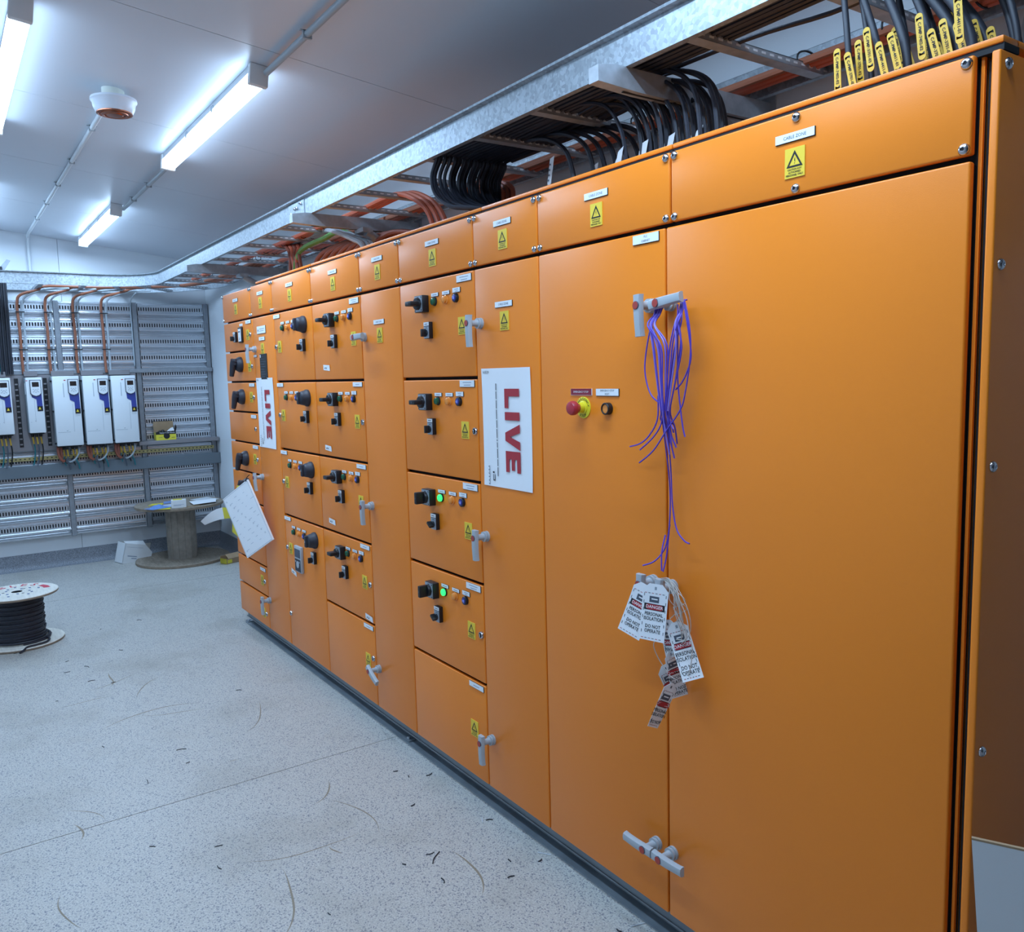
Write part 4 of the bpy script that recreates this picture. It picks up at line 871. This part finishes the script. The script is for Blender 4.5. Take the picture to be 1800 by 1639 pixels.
for i, (x, y, xt, r) in enumerate(near):
    r = r*.76/1000; P = [(x, y, 2.309), (x, y, 2.37), (x-(x-xt)*.25, y+.005, 2.45), (xt, y+.02, 2.60), (xt-.03+jit(.02), y+.03, 2.75), (xt-.06, y+.03, 2.92)]
    c0 = cable('pump_cable', P, r*.78, 'black_soft', ORD[sorted(q[0] for q in near).index(x)]+' from the left of the black cables rising at the near corner', 'thick black cables rising at the near corner', n=10, seg=6)
    o = c0.location
    if i < 11: marker(c0, o, x-.016, y-.022, 2.392+.012*((i*5) % 4), R_(-3-(i*17) % 14), MK[i % 6], .098)
    if i < 11 and i % 3 != 1: marker(c0, o, x+.016, y-.020, 2.378+.012*((i*3) % 3), R_(-13-(i*5) % 9), MK[(i+2) % 6], .098)
    if i in (13, 15): marker(c0, o, x+.01, y-.03, 2.375, R_(4), MK[i % 6])
for i, x in enumerate((-.93, -.895, -.86)):
    P = [(x, .40, 2.309), (x+.01, .40, 2.38), (x-.02, .42, 2.46), (x-.01, .44, 2.60), (x-.03, .45, 2.92)]
    c0 = cable('pump_cable', P, .010, 'pipe_grey', 'grey cable behind the thick black ones at the near corner', 'grey cables at the near corner', n=8)
    m = MB(); m.box(-.016, .016, -.013, -.0115, 2.345-2.309, 2.42-2.309, 'label_white')
    for j in range(3): m.box(-.008, .010, -.0136, -.013, .05+.018*j, .056+.018*j, 'ink')
    obj('paper_flag', m, c0, label='white flag')
# orange power cables along the wall side of the ladder
for i, (y, z, r, xe) in enumerate(((.590, ZC+.012, .012, -7.9), (.560, ZC+.012, .012, -7.7), (.530, ZC+.012, .011, -4.4), (.575, ZC+.034, .011, -3.9), (.603, ZC+.036, .010, -7.4))):
    P = [(1.1, y, z), (-.6, y+jit(.006), z), (-2.0, y+jit(.006), z), (-3.4, y+jit(.01), z), (-4.6, y+jit(.01), z), (-5.8, y+jit(.01), z), (xe, y-.01, z)]
    cable('power_cable', P, r, 'orange_cable' if i < 2 else 'orange_dimmed', ('orange power cable lying in the ladder, '+('closest to the wall', 'second from the wall', 'farthest from the wall', 'resting on the others', 'upper one at the wall')[i]), 'orange power cables along the wall side of the ladder', n=8, seg=5)
for x in (-1.12, -1.36, -1.63, -2.35, -3.43): tag(obj('cable_tie', MB().tube(loop_path(.052, .028, 20), .0032, 'black', 5), None, T(x, .568, ZC+.026)), 'black tie round the orange power cables in the ladder', 'cable tie', 'black ties on the orange power cables')
tag(obj('wall_conduit', MB().tube([(0, 0, 0), (-5.2, 0, 0)], .017, 'zinc', 12), None, T(.6, .625, 2.50)), 'shiny galvanised conduit along the wall under the ladder', 'conduit')
for k in range(3):                               # arc of three cables into the lit lamp tier
    d = .026*k; P = [(-7.7 if k < 2 else -5.6, .27+d, ZC+.012), (-6.5 if k < 2 else -5.3, .28+d, ZC+.012), (-4.9, .29+d, ZC+.012), (-4.2, .29+d, ZC+.012), (-3.92+d, .28+d, ZC+.014), (-3.76+d, .29+d*.8, ZC+.006), (-3.60+d*1.2, .29+d*.6, 2.565), (-3.50+d*1.3, .29+d*.5, 2.50), (-3.45+d*1.5, .29+d*.5, 2.42), (-3.43+d*1.6, .29+d*.5, 2.309)]
    cable('power_cable', P, .0125, 'orange_cable', 'orange cable arching down from the ladder into the tier left of the lit lamps', 'orange cables arching down near the black loops', n=8, seg=6)
for k in range(7):
    x = -3.16+.035*k; P = [(-3.62+.02*k, .50, ZC+.02), (-3.40+.03*k, .47, ZC-.02), (x-.06, .43, 2.53), (x, .40, 2.44), (x+.02, .40, 2.309)]
    cable('power_cable', P, .011, 'orange_dark' if k % 2 else 'orange_cable', 'orange cable dropping behind the black loops', 'orange cables dropping behind the black loops', n=7, seg=5)
for k in range(8):                              # big brown-orange bundle behind the second and third covers
    d = .022*k; x = -4.95+.085*k; P = [(-3.30+.02*k, .56+.004*k, 2.40), (-3.75, .54+.005*k, 2.425), (x+.62-.03*k, .46+.012*k, 2.475), (x+.34-.02*k, .38+.012*k, 2.515), (x+.12, .32+.012*k, 2.485), (x+.02, .30+.012*k, 2.42), (x, .30+.012*k, 2.309)]
    cable('power_cable', P, .0145, 'orange_dark', 'dark orange cable of the fan dropping behind the far roof lid', 'fan of dark orange cables behind the far roof lid', n=8, seg=6)
for k in range(5):
    x = -5.36+.04*k; P = [(-6.1, .34+.02*k, ZC+.012), (-5.6, .33+.02*k, ZC+.010), (x-.06, .31+.01*k, 2.585), (x+.01, .30, 2.52), (x+.03*(k % 3), .30, 2.43), (x+.02, .30, 2.309)]
    cable('power_cable', P, .012, 'orange_cable' if k % 2 else 'orange_dark', 'orange cable dropping into the farthest tier', 'orange cables dropping into the farthest tier', n=7, seg=5)
for k in range(2): cable('earth_cable', [(-4.40, .40+.03*k, 2.47), (-4.57, .31+.03*k, 2.56+.012*k), (-4.80, .30+.02*k, 2.558), (-5.06, .30+.02*k, 2.553), (-5.20+.02*k, .30, 2.525), (-5.27+.03*k, .30, 2.463), (-5.28+.04*k, .30, 2.309)], .013-.003*k, 'green_cable', ('thick green and yellow earth cable curving into the farthest tier', 'thin green cable under the thick green one')[k], n=8, seg=5)
for k in range(3): cable('flexible_conduit', [(-5.5, .36+.035*k, ZC+.014), (-4.92, .34+.035*k, ZC+.006), (-4.66, .30+.03*k, 2.585), (-4.477, .29+.03*k, 2.535), (-4.326, .29+.03*k, 2.485), (-4.222, .29+.03*k, 2.44), (-4.15, .29+.03*k, 2.309)], .015, 'pipe_grey', 'pale grey conduit sloping down in front of the dark orange fan', 'pale grey conduits by the orange fan', n=9, seg=5)
for i in range(9):
    x = -4.78-.36*i
    for yq in ((.315,) if i > 4 else (.315, .375)):
        tag(obj('cable_tie', MB().tube(loop_path(.020, .017), .0022, 'black', 5).tube([(0, 0, .016), (.006, -.004, .040)], .0028, 'black', 5), None, T(x, yq, ZC+.012)), 'small black tie fixing cables to a ladder rung', 'cable tie', 'black ties on the ladder rungs')

# ------------------------------------------------------------------ cable reels
t = thing('cable_reel_table', 'large empty wooden cable drum standing on end, used as a table near the back corner', 'cable reel', T(-8.43, .19, 0))
def disc(R, z0, z1, m, edge, hole=.04):
    b = MB(); b.lathe([(hole, z1), (R-.004, z1), (R, z1-.004)], (0, 0, 0), (0, 0, 1), m, 48); b.lathe([(R, z1-.004), (R, z0+.004), (R-.004, z0)], (0, 0, 0), (0, 0, 1), edge, 48); b.lathe([(R-.004, z0), (hole, z0)], (0, 0, 0), (0, 0, 1), m, 48); b.lathe([(hole, z0), (hole, z1)], (0, 0, 0), (0, 0, 1), 'slot_dark', 48); return b
obj('bottom_flange', disc(.43, 0, .028, 'wood', 'wood_edge'), t); obj('top_flange', disc(.405, .535, .562, 'wood', 'wood_edge'), t)
m = MB(); n = 14
for i in range(n):
    a0, a1 = 2*PI*(i+.02)/n, 2*PI*(i+.98)/n; m.prism([(.128*math.cos(a0), .128*math.sin(a0)), (.137*math.cos(a0), .137*math.sin(a0)), (.138*math.cos((a0+a1)/2), .138*math.sin((a0+a1)/2)), (.137*math.cos(a1), .137*math.sin(a1)), (.128*math.cos(a1), .128*math.sin(a1))], lambda u, v: (u, v, .028), lambda u, v: (u, v, .536), 'drum')
m.cyl((0, 0, .03), (0, 0, 1), .1335, .50, 'drum', 28); obj('core', m, t)
zt = .5635
def sheet(pts, m_, lb, cat='paper', lift=0.0, name='paper_sheet'):
    cx = sum(p[0] for p in pts)/len(pts); cy = sum(p[1] for p in pts)/len(pts); b = MB(); b.prism([(p[0]-cx, p[1]-cy) for p in pts], lambda u, v: (u, v, lift), lambda u, v: (u, v, lift+.0025+.02*abs(u)*lift), m_); return tag(obj(name, b, None, T(cx, cy, zt)), lb, cat)
t = thing('small_carton', 'small white carton on the wooden drum table', 'box', T(-8.10, .11, zt, R_(-12))); obj('carton_body', MB().rbox(-.04, .04, -.065, .065, 0, .075, 'carton', .002, 1), t); m = MB(); m.box(.0402, .0408, -.045, .045, .030, .033, 'label_line'); m.box(.0402, .0408, -.045, .02, .022, .025, 'label_line'); obj('print', m, t); obj('yellow_flap', MB().box(-.03, .03, -.05, .03, .0755, .078, 'pp_yellow'), t)
sheet([(-8.12, -.12), (-8.05, .02), (-8.20, .06), (-8.28, -.09)], 'pp_yellow', 'yellow sheet under the blue bag on the drum table')
sheet([(-8.20, .02), (-8.36, .02), (-8.40, .16), (-8.22, .17)], 'lilac_sheet', 'pale lilac sheet behind the small carton on the drum table')
sheet([(-8.09, .24), (-8.14, .46), (-8.36, .52), (-8.34, .26)], 'paper', 'large white sheets on the right of the drum table', lift=.012)
sheet([(-8.30, .38), (-8.38, .56), (-8.62, .50), (-8.55, .32)], 'paper_grey', 'grey white sheet at the right rear of the drum table')
sheet([(-8.04, .14), (-8.07, .30), (-8.12, .29), (-8.09, .13)], 'kraft', 'thin wood coloured strip at the front of the drum table')
sheet([(-8.45, .05), (-8.60, .08), (-8.62, .26), (-8.46, .24)], 'blue_bag', 'blue folder at the rear of the drum table')
sheet([(-8.42, -.10), (-8.52, -.04), (-8.50, .06), (-8.38, .02)], 'pp_yellow', 'yellow sheet at the left rear of the drum table')
m = MB(); N = 8; vs = []; g_ = random.Random(4)
for i in range(N+1):
    for j in range(N+1): vs.append((-.07+.14*i/N, -.10+.20*j/N, .003+.020*g_.random()*math.sin(PI*i/N)*math.sin(PI*j/N)*2))
m.add(vs, [(i*(N+1)+j, i*(N+1)+j+1, (i+1)*(N+1)+j+1, (i+1)*(N+1)+j) for i in range(N) for j in range(N)], 'blue_bag'); tag(obj('plastic_bag', m, None, T(-8.18, -.06, zt+.002, .4)), 'crumpled blue plastic bag at the left of the drum table', 'bag')
# small reel of black cable
t = thing('cable_reel', 'small reel of black cable with red lettering on its white top', 'cable reel', T(-6.43, -1.335, 0))
obj('bottom_flange', disc(.262, 0, .018, 'wood_white', 'wood_edge'), t); tf = obj('top_flange', disc(.248, .332, .350, 'wood_white', 'wood_edge', .033), t)
m = MB()
for i, chx in enumerate('CABLES'):
    a = R_(247-21*i); m.text(chx, .085, 'reel_red', (.185*math.cos(a), .185*math.sin(a), .3506), right=(math.sin(a), -math.cos(a), 0), up=(math.cos(a), math.sin(a), 0), bold=.015)
a = .2; m.poly([(.20*math.cos(b)+.0, .20*math.sin(b), .3506) for b in (1.55, 1.85, 2.15)]+[(.16*math.cos(b), .16*math.sin(b), .3506) for b in (2.15, 1.85, 1.55)], 'reel_red')
for i in range(14):
    b = i*.45; rr = .075+.03*((i*5) % 3); m.poly([(rr*math.cos(b)+q*.03, rr*math.sin(b)+s*.007, .3506) for q, s in ((-.5, -1), (.5, -1), (.6, 1), (-.4, 1))], 'reel_ink')
for i in range(3): m.cyl((.08*math.cos(2.1*i+.4), .08*math.sin(2.1*i+.4), .350), (0, 0, 1), .009, .0005, 'ink', 10)
m.poly([(-.02, -.16, .3506), (.10, -.13, .3506), (.11, -.155, .3506), (-.01, -.19, .3506)], 'blue_bag'); obj('printed_lettering', m, t)
P = []; turns = 30
for i in range(turns*16+1):
    a = 2*PI*i/16; k = i/16; rr = .146+.006*math.sin(k*2.1)+.004*math.sin(k*5.3+1)-.006*(k > 27)+(.012 if k < 3 else 0)+(.020-.007*k if k < 3 else 0)*.8; P.append((rr*math.cos(a), rr*math.sin(a), .026+.010*k))
obj('wound_cable', MB().tube(P, .0068, 'rubber', 6), t); obj('core', MB().cyl((0, 0, .018), (0, 0, 1), .134, .314, 'rubber', 24), t)
P = spline([(.160, -.02, .032), (.195, .02, .028), (.215, .075, .027), (.205, .12, .028), (.165, .165, .030), (.05, .19, .030)], 6); P = spline([(.10, .145, .030), (.155, .155, .030), (.205, .130, .027), (.232, .075, .026), (.245, .02, .024), (.275, -.01, .012), (.30, -.03, .0095)], 6)
obj('cable_end', MB().tube(P, .0068, 'rubber', 7), t)

# ------------------------------------------------------------------ cartons on the floor
t = thing('carton', 'opened white carton lying tilted on the floor against the wooden drum', 'box', Matrix.Translation((-8.60, -.335, .004)) @ Matrix.Rotation(R_(14), 4, 'Z') @ Matrix.Rotation(R_(-14), 4, 'X'))
th = .004
m = MB(); m.box(-th, 0, 0, .20, 0, .20, 'carton')
for i, (u0, u1, v) in enumerate(((.04, .13, .075), (.08, .13, .055))): m.box(.0, .0006, u0, u1, v, v+.008, 'label_line')
m.box(0, .0006, .02, .18, .165, .167, 'label_line'); obj('front_wall', m, t)
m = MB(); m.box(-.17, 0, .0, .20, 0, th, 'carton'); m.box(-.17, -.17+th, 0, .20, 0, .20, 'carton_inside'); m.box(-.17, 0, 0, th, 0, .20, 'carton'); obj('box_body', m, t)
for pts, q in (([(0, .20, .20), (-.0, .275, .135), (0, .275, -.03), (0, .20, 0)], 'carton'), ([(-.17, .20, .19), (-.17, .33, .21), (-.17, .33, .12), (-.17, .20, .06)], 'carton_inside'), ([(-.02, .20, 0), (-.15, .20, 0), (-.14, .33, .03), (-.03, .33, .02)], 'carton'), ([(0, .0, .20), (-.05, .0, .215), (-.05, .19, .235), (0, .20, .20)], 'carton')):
    m = MB(); n = Vector(pts[1])-Vector(pts[0]); n = n.cross(Vector(pts[2])-Vector(pts[0])).normalized()*.003; m.prism(list(range(len(pts))), lambda u, *_: 0, lambda u, *_: 0, q) if False else m.add([Vector(p) for p in pts]+[Vector(p)+n for p in pts], [(0, 1, 2, 3), (7, 6, 5, 4), (0, 4, 5, 1), (1, 5, 6, 2), (2, 6, 7, 3), (3, 7, 4, 0)], q); obj('flap', m, t)
t = thing('small_kraft_box', 'small open brown box with yellow print on the floor by the far switchboard corner', 'box', T(-7.97, .50, 0, R_(20)))
m = MB(); m.box(-.05, .05, -.06, .10, 0, .003, 'kraft'); m.box(.047, .05, -.06, .10, 0, .05, 'kraft'); m.box(.0501, .0506, -.05, .0, .006, .04, 'pp_yellow'); m.box(-.05, -.047, -.06, .10, 0, .07, 'kraft'); m.box(-.05, .05, -.06, -.057, 0, .05, 'pp_yellow'); m.box(-.05, .05, .097, .10, 0, .06, 'kraft'); obj('box_body', m, t)
m = MB(); m.add([(.05, -.04, .05), (.05, .10, .05), (-.01, .12, .085), (-.01, -.03, .085)], [(0, 1, 2, 3)], 'kraft'); obj('top_flap', m, t); m = MB(); m.add([(-.05, -.06, .05), (.05, -.06, .05), (.04, -.12, .072), (-.04, -.12, .075)], [(0, 1, 2, 3)], 'kraft'); obj('side_flap', m, t)
# white carton beside the near end panel
t = thing('tall_carton', 'plain white tall carton standing beside the near end of the switchboard', 'box', T(-.656, -.30, 0, R_(26)))
m = MB(); m.box(.02, .024, .0, .22, 0, .66, 'carton'); m.box(.516, .52, .0, .22, 0, .66, 'carton'); m.box(.02, .52, .216, .22, 0, .66, 'carton'); m.box(.02, .52, 0, .22, 0, .004, 'carton'); obj('box_body', m, t)
obj('front_wall', MB().box(.02, .52, -.004, 0, 0, .66, 'carton'), t)
m = MB(); q = [(.022, -.002, .66), (.52, -.002, .66), (.535, -.004, .932), (.0, -.004, .932)]; m.add([(a, b-.002, c) for a, b, c in q]+[(a, b+.002, c) for a, b, c in q], [(0, 1, 2, 3), (7, 6, 5, 4), (0, 4, 5, 1), (1, 5, 6, 2), (3, 7, 4, 0)], 'carton'); m.box(0, .535, -.0062, .0002, .930, .9335, 'kraft'); obj('front_flap', m, t)

# ------------------------------------------------------------------ scraps on the floor
sc = random.Random(17)
def floor_bits(n, fx, fy, label, group, colr, lmin, lmax, r):
    for i in range(n):
        x, y = fx(sc), fy(sc); a = sc.uniform(0, PI); L = sc.uniform(lmin, lmax); P = spline([(0, 0, r), (L*.5, sc.uniform(-.15, .15)*L, r), (L, sc.uniform(-.3, .3)*L, r)], 3)
        m = MB().tube(P, r, colr, 5); o = obj('wire_offcut', m, None, T(x, y, 0, a)); tag(o, label, 'offcut', group)
floor_bits(16, lambda r: r.uniform(-3.2, -1.5), lambda r: r.uniform(-.55, -.03), 'tiny dark wire offcut on the floor near the base channel', 'dark offcuts near the base channel', 'scrap', .012, .03, .0022)
floor_bits(22, lambda r: r.uniform(-6.5, -2.0), lambda r: r.uniform(-1.5, -.3), 'tiny dark offcut scattered on the open floor', 'dark offcuts on the open floor', 'scrap', .012, .045, .0016)
for x, y, a, L, lb in ((-2.30, -.020, .5, .05, 'white wire offcut lying on the floor right against the base channel'), (-2.62, -.055, -.6, .035, 'short white offcut on the floor left of the nearest one'), (-1.80, -.03, 1.2, .05, 'white offcut on the floor close to the lower edge of the photo')):
    tag(obj('wire_offcut', MB().tube([(0, 0, .002), (L, .004, .002)], .002, 'scrap_light', 5), None, T(x, y, 0, a)), lb, 'offcut')
for (x, y, z, a, lb) in ((-2.15, .042, .0585, 1.9, 'pale offcut lying across the upper flange of the base channel'), (-2.08, .05, .0585, 2.7, 'second pale offcut on the base channel, nearer the viewer')): tag(obj('wire_offcut', MB().tube([(0, 0, 0), (.05, 0, 0)], .002, 'scrap_light', 5), None, T(x, y, z, a)), lb, 'offcut')
tag(obj('wire_offcut', MB().tube(spline([(0, 0, .002), (.03, .006, .002), (.075, .0, .002)], 4), .0022, 'scrap', 5), None, T(-2.47, -.36, 0, 2.3)), 'longer black offcut lying alone in the middle foreground', 'offcut')

sf = random.Random(5)
arcs = [(-1.95, -.62, .16, 2.2, 4.2), (-1.72, -.47, .10, .2, 1.8), (-2.05, -.95, .12, 3.6, 5.6), (-1.98, -.90, .05, 3.4, 6.0), (-2.25, -1.15, .20, 4.2, 5.2), (-2.9, -.75, .35, 1.2, 2.3), (-3.3, -.60, .18, .3, 1.5), (-4.2, -.85, .40, 2.6, 3.9), (-3.0, -1.2, .28, 4.4, 5.3), (-2.4, -.55, .30, .9, 1.9), (-4.8, -.55, .35, 3.6, 4.6), (-2.65, -1.05, .5, 5.1, 5.7)]
for i in range(16): arcs.append((sf.uniform(-5.8, -1.8), sf.uniform(-1.5, -.3), sf.uniform(.12, .6), (a0 := sf.uniform(0, 6)), a0+sf.uniform(.3, 1.1)))
for x, y, r, a0, a1 in arcs:
    m = MB(); N = 14; w = sf.uniform(.0018, .0045); vs = []
    for i in range(N+1):
        a = a0+(a1-a0)*i/N; q = w*math.sin(PI*(i+.3)/(N+.6)); rr = r*(1+.012*math.sin(i*.5))
        vs += [(x+(rr-q)*math.cos(a), y+(rr-q)*math.sin(a), .0003), (x+(rr+q)*math.cos(a), y+(rr+q)*math.sin(a), .0003)]
    m.add(vs, [(2*i, 2*i+1, 2*i+3, 2*i+2) for i in range(N)], 'scuff'); obj('scuff_mark', m, fl)
